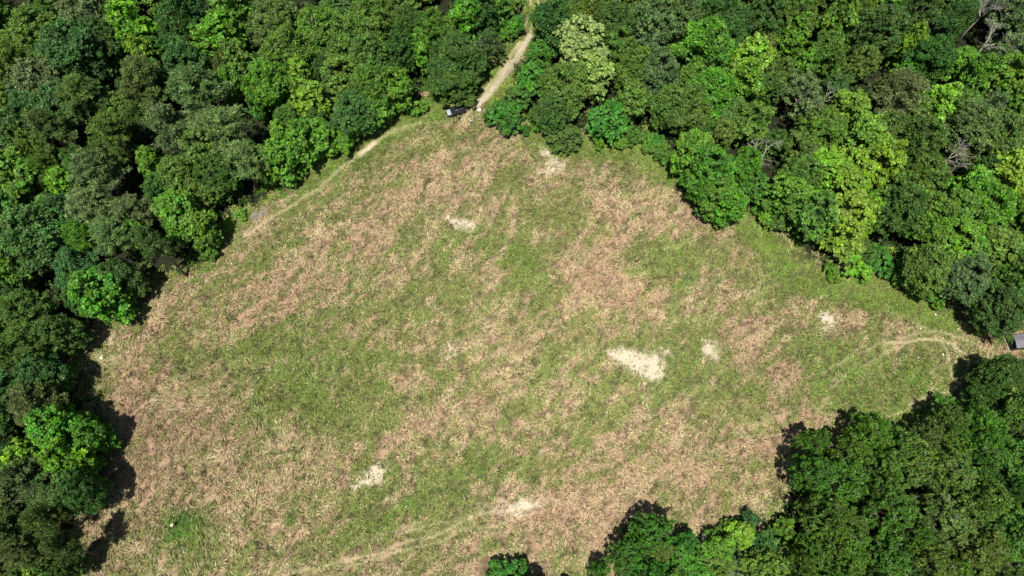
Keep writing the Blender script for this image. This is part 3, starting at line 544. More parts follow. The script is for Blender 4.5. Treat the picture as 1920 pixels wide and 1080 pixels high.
# px, py, crown radius px, kind, tint, height m, short landmark name (or '')
TREES = """
75 55 42 broad olive 17|the olive crown of the top corner
165 45 50 broad grey 18|
252 45 34 loose lime 18|the lime crown on the top edge
268 92 22 loose lime 15|
325 48 36 broad dark 17|
357 18 28 broad blue 17|
430 25 42 loose bright 17|
128 98 52 broad blue 19|the big blue green dome
185 78 30 broad blue 16|
78 152 48 broad grey 17|
122 190 38 broad blue 15|
172 190 46 pine pine 18|
270 152 44 pine pine 18|
372 180 50 pine palepine 19|the pale pine pair
330 250 40 pine palepine 18|
420 245 50 pine palepine 19|
427 160 22 loose bright 14|
400 78 38 loose bright 16|
352 112 32 broad blue 16|
452 122 34 loose mid 16|
530 92 44 broad mid 17|
510 45 40 broad olive 17|
600 62 46 broad mid 17|
500 150 34 broad bright 16|
560 138 20 column lime 16|the tall lime column
585 190 30 loose lime 13|
525 250 22 loose lime 12|
480 190 18 loose emerald 11|
25 240 34 loose dark 14|
100 252 38 pine pine 17|
205 262 42 pine olive 17|
30 318 44 loose mid 15|
120 338 24 loose lime 13|
178 330 42 pine palepine 17|
280 305 24 loose bright 11|
340 318 38 broad mid 14|
455 310 42 pine palepine 15|
395 325 34 broad dark 13|
512 300 34 loose bright 12|
562 265 34 loose bright 12|
598 250 28 loose bright 10|
4 195 20 loose lime 15|
8 120 32 broad mid 16|
58 430 60 broad blue 17|the large blue green crown on the photo edge
120 400 34 broad blue 15|
188 392 46 pine palepine 16|the pale pine by the field corner
215 448 44 pine palepine 15|
255 400 36 pine palepine 15|
330 395 40 loose bright 15|the bright crown at the field edge
375 430 28 loose bright 12|
303 475 30 pine pine 18|
190 552 40 loose bright 16|the bright small tree near the bare corner
133 505 40 broad blue 13|
230 515 28 broad blue 14|
60 585 48 pine olive 16|
45 655 46 pine pine 16|
100 618 34 broad dark 14|
25 728 44 pine blue 16|
88 705 34 broad blue 15|
75 755 46 pine grey 15|the dull pine above the viny tangle
115 800 38 loose bright 16|
55 850 30 loose lime 12|the lime vines over low trees
138 855 36 loose bright 15|
170 815 24 loose bright 13|
18 905 46 pine grey 15|
105 905 44 broad dark 11|
145 925 32 broad dark 15|
85 975 30 pine pine 17|
35 985 32 pine pine 14|
45 1045 34 pine pine 14|
125 1040 30 pine pine 17|
75 1080 28 loose lime 10|
120 1065 22 loose dark 14|
655 65 40 broad olive 17|
700 30 40 broad mid 17|
695 100 38 broad mid 16|
750 95 28 broad dark 15|
765 45 30 broad dark 16|
795 92 24 loose bright 14|
645 150 38 loose mid 15|
700 155 36 broad mid 15|
665 205 36 broad blue 12|
710 200 28 loose bright 9|
745 165 28 loose bright 12|
848 105 50 broad dark 13|the dark round crown over the car
850 150 36 broad dark 10|
870 30 34 loose bright 15|
915 85 26 sparse dark 11|
900 25 26 broad dark 15|
815 45 32 broad mid 15|
965 40 18 shrub emerald 5|the emerald shrub beside the track head
950 60 13 shrub bright 4|
905 110 15 shrub mid 4|
895 140 12 shrub bright 3.5|
648 255 24 shrub bright 6|
620 268 20 shrub bright 5|
785 198 14 shrub lime 3.5|
770 205 10 shrub yellow 2.5|
700 222 14 shrub bright 3.5|
585 290 16 shrub bright 4|
568 310 12 shrub lime 3|
1012 105 22 loose emerald 8|
1002 148 28 loose emerald 9|the emerald crown beside the track
975 180 20 loose emerald 7|
1097 84 46 loose cream 16|the cream blossomed crown
1110 135 36 loose cream 13|
1060 160 42 broad mid 13|the rounded crown between track and blossoms
1045 205 32 broad dark 10|
946 212 30 shrub emerald 6.5|the emerald shrub at the wood corner
935 200 16 shrub emerald 4|
1060 255 34 oak olive 7|the low olive crown facing the sandy patch
1142 225 34 loose emerald 9|the emerald crown left of a bramble bank
1190 250 18 shrub mid 4|
1215 262 18 shrub bright 3.5|
1240 270 14 shrub bright 3|
1165 262 14 shrub bright 3|
1040 38 38 broad dark 15|
1095 20 34 broad mid 15|
1150 45 36 broad dark 16|
1160 90 28 loose mid 14|
1220 35 42 broad grey 17|
1190 125 34 broad mid 14|
1235 140 38 broad grey 16|
1255 190 32 broad mid 14|
1185 180 30 loose mid 12|
1320 92 46 broad bright 18|the tall bright two storey crown
1335 165 40 broad bright 15|
1290 200 36 broad mid 14|
1412 100 30 column lime 17|the lime column beside a dark gap
1405 150 28 loose lime 15|
1412 225 34 loose mid 13|
1490 70 22 column bright 17|
1500 125 18 column bright 15|
1558 105 32 broad mid 17|
1568 40 34 loose bright 17|
1345 22 42 broad dark 17|
1430 25 36 broad dark 17|
1500 20 34 broad mid 17|
1285 30 34 broad grey 17|
1650 55 46 broad dark 17|
1715 30 36 broad dark 17|
1745 100 36 broad dark 16|
1705 78 20 loose lime 16|
1790 40 26 broad dark 15|
1845 20 22 dead bare 17|the bleached snag on the top edge
1852 78 32 dead bare 15|the tangled white snag
1890 25 40 sparse grey 16|
1895 100 38 sparse grey 15|
1500 185 40 sparse grey 14|the half bare grey crown
1545 175 26 dead bare 12|
1590 195 30 loose lime 14|
1690 190 44 pine palepine 17|the pale olive pine
1655 175 28 pine pine 16|
1758 185 26 column lime 16|
1830 145 30 loose bright 15|
1880 140 36 loose bright 16|
1908 185 28 loose bright 14|
1550 245 36 broad mid 14|
1625 262 40 loose yellow 15|the yellow green crown
1655 300 36 loose lime 14|
1600 320 40 loose lime 13|
1548 312 34 loose lime 12|
1500 275 32 sparse mid 12|
1435 285 30 dead bare 9|the white snag over a dark hollow
1720 262 42 broad dark 15|
1815 240 40 broad grey 15|
1885 255 38 broad olive 15|
1860 195 24 sparse grey 13|
1740 330 34 broad mid 13|
1885 315 42 loose lime 14|
1825 345 30 loose lime 13|
1780 290 30 dead bare 12|
1340 318 44 broad bright 16|the bright crown standing out into the field
1305 285 34 loose bright 14|
1370 375 34 loose bright 12|
1412 352 24 loose emerald 9|
1345 368 28 loose mid 13|
1480 355 32 loose bright 14|
1525 395 38 loose mid 15|
1590 405 44 loose lime 15|the pale lime crown above yellow brush
1640 395 34 loose bright 12|
1470 405 26 shrub mid 5|
1590 455 30 loose yellow 7|
1608 502 24 shrub lime 4.5|the yellow green shrub on the right bank
1655 488 26 shrub emerald 4.5|
1632 470 22 shrub mid 4|
1705 520 20 shrub mid 5|
1690 395 40 broad dark 16|
1745 400 44 broad mid 14|
1800 395 40 loose mid 13|
1855 385 44 broad bright 14|
1805 455 44 loose bright 12|
1870 455 40 loose mid 12|
1745 500 38 broad mid 13|
1815 525 38 broad grey 13|
1870 575 42 broad dark 13|the dark round crown above the shed
1905 520 34 broad mid 14|
1843 620 9 shrub lime 2|
1885 702 32 broad dark 13|
1845 735 22 broad dark 11|
1638 803 38 oak bright 13|the spreading oak nearest the field edge
1524 832 24 oak bright 14|
1588 835 38 oak mid 15|
1690 830 38 oak mid 13|
1528 890 36 oak mid 18|the oak casting its shade on the meadow
1590 905 48 oak mid 18|
1655 885 40 oak mid 14|
1725 870 48 oak olive 12|
1790 880 46 oak olive 13|
1680 955 50 oak mid 14|
1765 965 56 oak olive 13|the great tufted oak
1550 968 38 oak mid 17|
1580 1035 48 oak mid 16|
1665 1040 48 oak mid 14|
1835 1020 50 oak olive 13|
1745 1060 46 oak mid 12|
1905 1010 40 broad mid 13|
1860 935 34 broad mid 13|
1855 800 44 oak bright 15|
1905 860 42 broad mid 14|
1790 795 36 oak mid 13|
1905 770 32 broad mid 15|
1850 870 34 oak mid 13|
1770 760 24 shrub mid 4.5|
1225 1000 42 oak emerald 14|the emerald oak of the lower edge
1176 1042 34 oak emerald 13|
1270 1050 40 oak emerald 8|
1215 1070 36 oak emerald 14|
1338 1012 20 dead bare 5.5|the small silver snag
1392 1012 26 loose lime 6|
1405 975 17 shrub blue 4|
1335 1062 38 sparse mid 7|
1385 1062 34 sparse grey 7|
1430 1030 28 broad dark 6|
1470 1060 38 loose mid 8|
1470 990 22 shrub bright 5|
955 1078 32 shrub emerald 6|
1300 1068 34 loose emerald 8|
1345 1030 30 loose bright 8|
1290 1025 26 oak emerald 8|
1430 1065 36 loose mid 11|
1125 1075 22 oak emerald 9|
1368 992 16 shrub mid 3|
600 283 14 shrub lime 3|
636 262 14 shrub bright 3.5|
676 238 13 shrub bright 3.5|
728 210 12 shrub yellow 2.5|
755 195 14 shrub bright 4|
450 400 12 shrub yellow 2|
425 420 12 shrub lime 2|
385 470 16 shrub mid 4|
550 328 16 shrub bright 4|
1245 290 14 shrub mid 4|
1228 262 16 shrub emerald 4|
1120 262 12 shrub bright 3|
1440 408 16 shrub lime 4|
1425 388 14 shrub bright 3|
1562 506 15 shrub bright 3|
1685 512 16 shrub bright 3.5|
1728 540 15 shrub mid 4|
1762 560 15 shrub bright 4|
1010 232 12 shrub bright 3|
930 8 26 loose mid 11|
962 2 16 shrub olive 4|
1300 152 26 loose mid 13|
1560 170 28 loose dark 11|
1450 262 24 loose dark 8|
255 170 24 broad dark 13|
262 232 26 broad dark 12|
300 150 24 broad blue 13|
590 225 22 broad dark 9|
540 222 22 broad mid 9|
985 240 10 shrub emerald 2.5|
1058 1104 12 shrub mid 6.5|
"""
SIZE = lambda r: 'small' if r < 26 else ('medium' if r < 38 else 'large')
KW = dict(broad='domed tree', loose='big-leaved tree', column='columnar tree', pine='pine', oak='tufted oak', shrub='shrub', dead='dead tree', sparse='thin tree')
TW = dict(mid='mid green', dark='dark green', blue='blue green', grey='grey green', pine='olive green', palepine='pale olive', lime='lime', bright='bright green', emerald='emerald', cream='cream blossomed', olive='olive', bare='bleached', yellow='yellow green')
NAMES = dict(broad='broadleaf_tree', loose='broadleaf_tree', column='columnar_tree', pine='pine_tree', oak='oak_tree', shrub='shrub', dead='dead_tree', sparse='thin_tree')
rows = []
for ln in TREES.strip().splitlines():
    a, lab = ln.split('|'); px, py, r, kind, tint, h = a.split(); rows.append([float(px), float(py), float(r), kind, tint, float(h), lab])
hand = len(rows)
# lower trees filling the wood between the measured crowns
M2 = densify(MEADOW)
discs = [(r[0], r[1], r[2]) for r in rows]
fr = random.Random(11)
for _ in range(9000):
    px = fr.uniform(-50, 1970); py = fr.uniform(-95, 1120); r = fr.uniform(22, 36)
    if len(rows) >= hand + 150: break
    X0, Y0 = at(px, py, 7.0)
    if float(sdist(np.array(X0), np.array(Y0))) > -(r / ppm(py)) * .9 - 1.0: continue
    if 840 < px < 1060 and py < 270: continue
    if any((px - a) ** 2 + (py - b_) ** 2 < (.58 * (r + c)) ** 2 for a, b_, c in discs): continue
    discs.append((px, py, r))
    side = 'oak' if (px > 1450 and py > 740) else fr.choice(['broad', 'broad', 'loose', 'loose', 'pine' if px < 600 else 'broad'])
    tint = fr.choice(['dark', 'mid', 'mid', 'blue' if px < 700 else 'olive', 'bright', 'olive'])
    rows.append([px, py, r, side, tint, fr.uniform(9, 14), ''])
print('trees', hand, len(rows))

used = set()
def describe(i):
    px, py, r, kind, tint, h, lab = rows[i]
    base = f"{SIZE(r)} {TW[tint]} {KW[kind]}"
    if lab: 
        return f"{base}, {lab}" if len((base + lab).split()) < 15 else lab
    cand = sorted((k for k in range(len(rows)) if rows[k][6] and k != i), key=lambda k: (rows[k][0] - px) ** 2 + (rows[k][1] - py) ** 2)[:5]
    tries = []
    for k in cand:
        dx, dy = px - rows[k][0], py - rows[k][1]; dist = math.hypot(dx, dy)
        ang = math.degrees(math.atan2(dy, dx)) % 360
        w8 = ['just right of', 'below and right of', 'just below', 'below and left of', 'just left of', 'above and left of', 'just above', 'above and right of'][int((ang + 22.5) // 45) % 8]
        if dist > 95: w8 = 'beyond ' + w8.replace('just ', '').replace('below and right of', 'lower right of').replace('below and left of', 'lower left of').replace('above and left of', 'upper left of').replace('above and right of', 'upper right of')
        tries.append(f"{base} {w8} {rows[k][6]}")
    for s in tries:
        if s not in used and len(s.split()) <= 16: return s
    return tries[0]

inst = {}
for i, (px, py, r, kind, tint, h, lab) in enumerate(rows):
    protos = PROTO[kind]; parts, R0, H0 = protos[i % len(protos)]
    zc = h * (.62 if kind not in ('shrub', 'oak') else .7)
    for _ in range(12):                                # keep the foot out of the open field
        X0, Y0 = at(px, py, zc); X0, Y0 = float(X0), float(Y0)
        sd0 = float(sdist(np.array(X0), np.array(Y0)))
        if sd0 < (9 if ((px < 430 and py > 370) or (px > 1240 and py > 250)) else 1.5) or kind == 'shrub' or h < 4.5 or py > 1050: break
        h *= .93; zc *= .93
    rad = r / ppm(py, zc)
    s = rad / R0 * (1.0 if kind == 'oak' else 1.12); sz = h / H0
    name = NAMES[kind]
    root = empty(name, (X0, Y0, float(relief(np.array(X0), np.array(Y0))) - .05), fr.uniform(0, 6.28)); q1 = fr.uniform(.86, 1.14); root.scale = (s * q1, s / q1, sz); root.rotation_euler = (fr.uniform(-.09, .09), fr.uniform(-.09, .09), root.rotation_euler[2])
    c = np.array(TINT[tint]) * np.array([fr.uniform(.86, 1.14), fr.uniform(.9, 1.1), fr.uniform(.85, 1.15)]); 
    for pn, me in parts:
        o = link(pn, me, root)
        if pn == 'dead_twigs': o['kind'] = 'stuff'
        o.color = (*[float(x) for x in c], 1) if pn == 'crown' else (1, 1, 1, 1)
    L = describe(i); used.add(L)
    tag(root, L, 'shrub' if kind == 'shrub' else 'tree', 'shrubs along the edge of the wood' if kind == 'shrub' else ('dead trees bleached white' if kind == 'dead' else ('pines in the wood' if kind == 'pine' else ('oaks of the lower corner' if kind == 'oak' else 'broadleaf trees of the wood'))))
print('labels', len(rows), 'distinct', len(used))

# the floor of the wood: a mass of low saplings and leaf litter
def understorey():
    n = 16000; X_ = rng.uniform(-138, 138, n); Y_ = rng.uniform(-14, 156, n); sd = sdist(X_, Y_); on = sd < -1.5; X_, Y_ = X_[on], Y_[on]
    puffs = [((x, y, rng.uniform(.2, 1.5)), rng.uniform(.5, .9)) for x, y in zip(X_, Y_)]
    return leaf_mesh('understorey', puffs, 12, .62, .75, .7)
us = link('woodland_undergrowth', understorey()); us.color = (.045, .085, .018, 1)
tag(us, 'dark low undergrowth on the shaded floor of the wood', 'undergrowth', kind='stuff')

# ------------------------------------------------------------------ small things
def bevel_mesh(name, bm, mat, bev=.0, seg=2, smooth=False):
    if bev: bmesh.ops.bevel(bm, geom=list(bm.edges), offset=bev, segments=seg, affect='EDGES', profile=.7)
    bmesh.ops.recalc_face_normals(bm, faces=bm.faces)
    me = bpy.data.meshes.new(name); bm.to_mesh(me); bm.free(); me.materials.append(mat)
    if smooth: me.polygons.foreach_set('use_smooth', [True] * len(me.polygons))
    return me
def box(bm, c, sz, rz=0, ry=0):
    M = Matrix.Translation(c) @ Matrix.Rotation(rz, 4, 'Z') @ Matrix.Rotation(ry, 4, 'Y') @ Matrix.Diagonal((*sz, 1))
    return bmesh.ops.create_cube(bm, size=1, matrix=M)
def loft(bm, rings):
    R_ = [[bm.verts.new(p) for p in r] for r in rings]
    for a, b_ in zip(R_, R_[1:]):
        for i in range(len(a)): bm.faces.new((a[i], a[(i + 1) % len(a)], b_[(i + 1) % len(a)], b_[i]))
    bm.faces.new(R_[0][::-1]); bm.faces.new(R_[-1])
def gz(x, y): return float(relief(np.array(float(x)), np.array(float(y))))

# the black car under the round crown, bonnet to the left
PAINT = simple('black_car_paint', (.012, .012, .015), .22, spec=.6, var=.1); GLASS = simple('dark_car_glass', (.02, .025, .03), .06, spec=.8, var=.05)
SHEEN = simple('bonnet_sky_sheen', (.36, .37, .40), .3, spec=.5, var=.06); RUB = simple('tyre_rubber', (.02, .02, .02), .9); ALU = simple('alloy', (.45, .46, .48), .35, metal=.8)  # pale bonnet tone: sky sheen on black paint, put into the colour
LAMP = simple('clear_lamp', (.7, .7, .7), .15, spec=.6, var=.05); REDL = simple('red_lamp', (.35, .02, .02), .2)
def make_car():
    cx, cy = at(855, 212); cx, cy = float(cx), float(cy)
    root = empty('parked_car', (cx, cy, gz(cx, cy) + .02), math.radians(180 + 19))
    def ring(x, w, z0, z1, tw): return [(x, -w, z0), (x, -w * 1.02, (z0 + z1) * .55), (x, -tw, z1), (x, tw, z1), (x, w * 1.02, (z0 + z1) * .55), (x, w, z0)]
    bm = bmesh.new(); loft(bm, [ring(x, w_, .32, z, t_) for x, w_, z, t_ in ((-2.3, .82, .95, .74), (-2.15, .9, 1.05, .82), (-1.0, .93, 1.08, .86), (.9, .93, 1.06, .86), (1.1, .92, 1.02, .84), (2.1, .86, .93, .76), (2.3, .78, .78, .66))])
    link('body', bevel_mesh('body', bm, PAINT, .035, 2, True), root)
    bm = bmesh.new(); loft(bm, [[(x, -w1, 1.05), (x, -w2, z), (x, w2, z), (x, w1, 1.05)] for x, w1, w2, z in ((-2.12, .80, .70, 1.12), (-1.75, .84, .66, 1.62), (-.2, .85, .67, 1.72), (.35, .85, .66, 1.68), (1.05, .82, .72, 1.10))])
    link('cabin', bevel_mesh('cabin', bm, GLASS, .03, 2, True), root)
    bm = bmesh.new(); loft(bm, [[(x, -w1, z), (x, -w1 * .9, z + .04), (x, w1 * .9, z + .04), (x, w1, z)] for x, w1, z in ((-1.78, .64, 1.63), (-1.0, .68, 1.71), (-.2, .69, 1.735), (.4, .66, 1.69))])
    link('roof', bevel_mesh('roof', bm, PAINT, .01, 1, True), root)
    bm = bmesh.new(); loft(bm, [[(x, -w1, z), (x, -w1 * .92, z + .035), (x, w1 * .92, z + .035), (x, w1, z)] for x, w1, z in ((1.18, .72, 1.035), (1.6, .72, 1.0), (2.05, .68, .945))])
    link('bonnet', bevel_mesh('bonnet', bm, SHEEN, .01, 1, True), root)
    for s_ in (-1, 1):
        bm = bmesh.new(); box(bm, (-.7, s_ * .58, 1.79), (1.9, .05, .05)); box(bm, (-1.5, s_ * .58, 1.75), (.06, .05, .06)); box(bm, (.1, s_ * .58, 1.76), (.06, .05, .06)); link('roof_rail', bevel_mesh('roof_rail', bm, ALU), root)
        bm = bmesh.new(); box(bm, (.95, s_ * 1.0, 1.1), (.2, .18, .13)); link('mirror', bevel_mesh('mirror', bm, PAINT, .03), root)
        bm = bmesh.new(); box(bm, (2.2, s_ * .62, .76), (.16, .26, .14)); link('headlight', bevel_mesh('headlight', bm, LAMP, .03), root)
        bm = bmesh.new(); box(bm, (-2.25, s_ * .72, .95), (.1, .16, .3)); link('tail_light', bevel_mesh('tail_light', bm, REDL, .02), root)
        for xx in (-1.4, 1.4):
            bm = bmesh.new(); bmesh.ops.create_cone(bm, cap_ends=True, segments=24, radius1=.36, radius2=.36, depth=.24, matrix=Matrix.Translation((xx, s_ * .84, .36)) @ Matrix.Rotation(math.pi / 2, 4, 'X'))
            wh = link('wheel', bevel_mesh('wheel', bm, RUB), root)
            bm = bmesh.new(); bmesh.ops.create_cone(bm, cap_ends=True, segments=10, radius1=.22, radius2=.2, depth=.03, matrix=Matrix.Translation((xx, s_ * .975, .36)) @ Matrix.Rotation(math.pi / 2, 4, 'X')); link('rim', bevel_mesh('rim', bm, ALU), wh)
    # door standing open on the side of the people
    bm = bmesh.new(); box(bm, (.42 - .45, 1.33, .72), (.07, .9, .72)); box(bm, (-.03, 1.33, 1.32), (.04, .7, .05)); box(bm, (-.03, 1.66, 1.2), (.04, .05, .3)); link('open_door', bevel_mesh('open_door', bm, PAINT, .015), root)
    for k, xx in enumerate((-.9, -.05)):
        bm = bmesh.new(); box(bm, (xx, -.76 - .02, 1.34), (.05, .03, .5)); link('window_pillar', bevel_mesh('window_pillar', bm, PAINT), root)
    tag(root, 'black car with painted sky-sheen bonnet parked under the round crown by the dirt track', 'car')
make_car()

# people
SKIN = simple('skin', (.42, .25, .17), .6, var=.08); HAIR = simple('dark_hair', (.03, .02, .015), .7)
def skin_mesh(name, J, E, Rr, mat, parent, sub=1):
    me = bpy.data.meshes.new(name); me.from_pydata([tuple(p) for p in J], E, []); me.materials.append(mat); o = link(name, me, parent)
    sk = o.modifiers.new('skin', 'SKIN'); sk.use_smooth_shade = True
    for i, r in enumerate(Rr): me.skin_vertices[0].data[i].radius = (r, r * .85) if not isinstance(r, tuple) else r
    me.skin_vertices[0].data[0].use_root = True
    ss = o.modifiers.new('sub', 'SUBSURF'); ss.levels = sub; ss.render_levels = sub
    return o
def person(label, loc, rz, top, trousers, pose, hat=None):
    """pose: joints by name in metres, facing +y"""
    root = empty('person', (*loc, gz(*loc)), rz)
    P = {k: Vector(v) for k, v in pose.items()}
    J = [P['pelvis'], P['waist'], P['chest'], P['neck'], P['neck'] + Vector((0, .01, .07)), P['head'], P['head'] + Vector((0, .015, .11))]; E = [(0, 1), (1, 2), (2, 3), (3, 4), (4, 5), (5, 6)]; Rr = [(.14, .11), (.12, .095), (.155, .105), .06, .052, (.078, .098), (.068, .085)]
    for s_ in 'lr':
        q = len(J); J += [P['sh' + s_], P['el' + s_], P['wr' + s_]]; E += [(2, q), (q, q + 1), (q + 1, q + 2)]; Rr += [.055, .04, .028]
        d = (P['wr' + s_] - P['el' + s_]).normalized(); side = d.cross(Vector((0, 1, 0)) if abs(d.y) < .8 else Vector((0, 0, 1))).normalized(); nrm = side.cross(d)
        pm = len(J); J.append(P['wr' + s_] + d * .075); E.append((q + 2, pm)); Rr.append((.036, .018))
        for f, (off, ln) in enumerate(((-.030, .068), (-.010, .078), (.010, .072), (.029, .058))):
            a = len(J); J += [J[pm] + side * off + d * .02, J[pm] + side * off * 1.1 + d * (.02 + ln * .6) + nrm * .012, J[pm] + side * off * 1.1 + d * (.02 + ln) + nrm * .032]; E += [(pm, a), (a, a + 1), (a + 1, a + 2)]; Rr += [.0095, .009, .008]
        a = len(J); J += [P['wr' + s_] + d * .035 - side * .045, P['wr' + s_] + d * .085 - side * .062 + nrm * .015]; E += [(q + 2, a), (a, a + 1)]; Rr += [.011, .009]
        q = len(J); J += [P['hip' + s_], P['kn' + s_], P['an' + s_], P['an' + s_] + Vector((0, .06, -.05)), P['an' + s_] + Vector((0, .17, -.06))]; E += [(0, q), (q, q + 1), (q + 1, q + 2), (q + 2, q + 3), (q + 3, q + 4)]; Rr += [.085, .058, .04, .04, .03]
    skin_mesh('body', J, E, Rr, SKIN, root)
    tm = simple(label.split()[2] + '_cloth', top, .85, bump=.3, bscale=30); bm_ = simple('trouser_cloth', trousers, .85)
    sh = [P['waist'] - Vector((0, 0, .06)), P['chest'], P['neck'] - Vector((0, 0, .05)), P['shl'], P['shl'].lerp(P['ell'], .8), P['shr'], P['shr'].lerp(P['elr'], .8)]
    skin_mesh('shirt', sh, [(0, 1), (1, 2), (1, 3), (3, 4), (1, 5), (5, 6)], [(.165, .13), (.185, .135), .085, .075, .062, .075, .062], tm, root)
    tr_ = [P['pelvis'] + Vector((0, 0, .06)), P['hipl'], P['knl'], P['anl'] + Vector((0, 0, .03)), P['hipr'], P['knr'], P['anr'] + Vector((0, 0, .03))]
    skin_mesh('trousers', tr_, [(0, 1), (1, 2), (2, 3), (0, 4), (4, 5), (5, 6)], [(.165, .135), .105, .078, .06, .105, .078, .06], bm_, root)
    for s_ in 'lr':
        bm = bmesh.new(); bmesh.ops.create_uvsphere(bm, u_segments=10, v_segments=6, radius=1, matrix=Matrix.Translation(P['an' + s_] + Vector((0, .07, -.04))) @ Matrix.Diagonal((.055, .15, .05, 1))); link('shoe', bevel_mesh('shoe', bm, HAIR, smooth=True), root)
    hd = P['head'] + Vector((0, .015, .05))
    bm = bmesh.new(); bmesh.ops.create_cone(bm, cap_ends=True, segments=8, radius1=.018, radius2=.008, depth=.05, matrix=Matrix.Translation(hd + Vector((0, .1, -.04))) @ Matrix.Rotation(-math.pi / 2, 4, 'X')); link('nose', bevel_mesh('nose', bm, SKIN), root)
    for s_ in (-1, 1):
        bm = bmesh.new(); bmesh.ops.create_uvsphere(bm, u_segments=6, v_segments=4, radius=.013, matrix=Matrix.Translation(hd + Vector((s_ * .032, .088, -.005)))); link('eye', bevel_mesh('eye', bm, HAIR), root)
        bm = bmesh.new(); bmesh.ops.create_uvsphere(bm, u_segments=6, v_segments=4, radius=1, matrix=Matrix.Translation(hd + Vector((s_ * .08, 0, -.02))) @ Matrix.Diagonal((.012, .02, .032, 1))); link('ear', bevel_mesh('ear', bm, SKIN), root)
    bm = bmesh.new(); bmesh.ops.create_uvsphere(bm, u_segments=14, v_segments=10, radius=1, matrix=Matrix.Translation(hd + Vector((0, -.015, .025))) @ Matrix.Diagonal((.092, .108, .105, 1)))
    bmesh.ops.delete(bm, geom=[v for v in bm.verts if v.co.z < hd.z - .03 and v.co.y > hd.y - .03], context='VERTS'); link('hair', bevel_mesh('hair', bm, HAIR, smooth=True), root)
    if hat is not None:
        bm = bmesh.new(); prof = ((.29, .0), (.20, .03), (.115, .035), (.105, .11), (.075, .14), (.0, .145), (.0, .13), (.07, .125), (.095, .1), (.105, .02), (.2, .015), (.29, -.012)); n_ = 22
        rr = [[bm.verts.new((hd.x + r * math.cos(2 * math.pi * j / n_), hd.y + r * math.sin(2 * math.pi * j / n_), hd.z + .03 + z)) for j in range(n_)] for r, z in prof if r > 0]
        for a, b_ in zip(rr, rr[1:]):
            for j in range(n_): bm.faces.new((a[j], a[(j + 1) % n_], b_[(j + 1) % n_], b_[j]))
        link('hat', bevel_mesh('hat', bm, hat, smooth=True), root)
        bm = bmesh.new(); bmesh.ops.create_cone(bm, cap_ends=True, segments=20, radius1=.109, radius2=.08, depth=.11, matrix=Matrix.Translation(hd + Vector((0, 0, .12)))); link('hat_crown', bevel_mesh('hat_crown', bm, simple('hat_crown_band', (.30, .17, .11), .8), smooth=True), root)
    tag(root, label, 'person'); return root
stand = dict(pelvis=(0, 0, .95), waist=(0, .0, 1.1), chest=(0, .01, 1.3), neck=(0, .0, 1.46), head=(0, .02, 1.6), shl=(-.19, 0, 1.38), ell=(-.25, .02, 1.1), wrl=(-.24, .14, .88), shr=(.19, 0, 1.38), elr=(.25, .0, 1.1), wrr=(.27, .1, .86),
    hipl=(-.1, 0, .88), knl=(-.11, .03, .48), anl=(-.12, 0, .09), hipr=(.1, 0, .88), knr=(.12, .02, .48), anr=(.13, -.02, .09))
walk = dict(stand, knl=(-.1, .16, .5), anl=(-.1, .26, .1), knr=(.1, -.04, .48), anr=(.11, -.26, .12), wrl=(-.22, -.12, .9), ell=(-.24, -.1, 1.12), elr=(.24, .1, 1.14), wrr=(.2, .3, 1.0))
reach = dict(stand, chest=(0, .06, 1.29), neck=(0, .1, 1.44), head=(0, .15, 1.57), shl=(-.19, .08, 1.37), ell=(-.2, .28, 1.2), wrl=(-.14, .5, 1.14), shr=(.19, .08, 1.37), elr=(.21, .3, 1.2), wrr=(.12, .5, 1.1))
a_ = [float(v) for v in at(861, 224)]; person('person in dark maroon clothes standing beside the black car', a_, math.radians(25), (.05, .012, .016), (.02, .012, .016), reach)
a_ = [float(v) for v in at(884, 233)]; person('person in white and blue clothes walking on the grass below the track', a_, math.radians(150), (.75, .78, .85), (.10, .16, .32), walk)
STRAWHAT = simple('straw_hat', (.58, .46, .34), .85, bump=.3, bscale=40)
a_ = [float(v) for v in at(332, 985)]; person('person in a pale straw hat and dark shirt standing on the emerald grass patch', a_, math.radians(100), (.012, .012, .018), (.03, .035, .05), reach, STRAWHAT)
# the stick the person holds
p0 = [float(v) for v in at(324, 987, 1.15)]; p1 = [float(v) for v in at(303, 985, .25)]
T = Tubes(); T.add([Vector((p0[0], p0[1], 1.15)), Vector(((p0[0] + p1[0]) / 2, (p0[1] + p1[1]) / 2 - .35, .75)), Vector((p1[0], p1[1], .25 + gz(*p1)))], [.03, .03, .025], 8)
sk = link('walking_stick', T.mesh('walking_stick', simple('dark_stick', (.02, .018, .015), .6))); tag(sk, 'long dark stick held out by the person in the straw hat', 'stick')

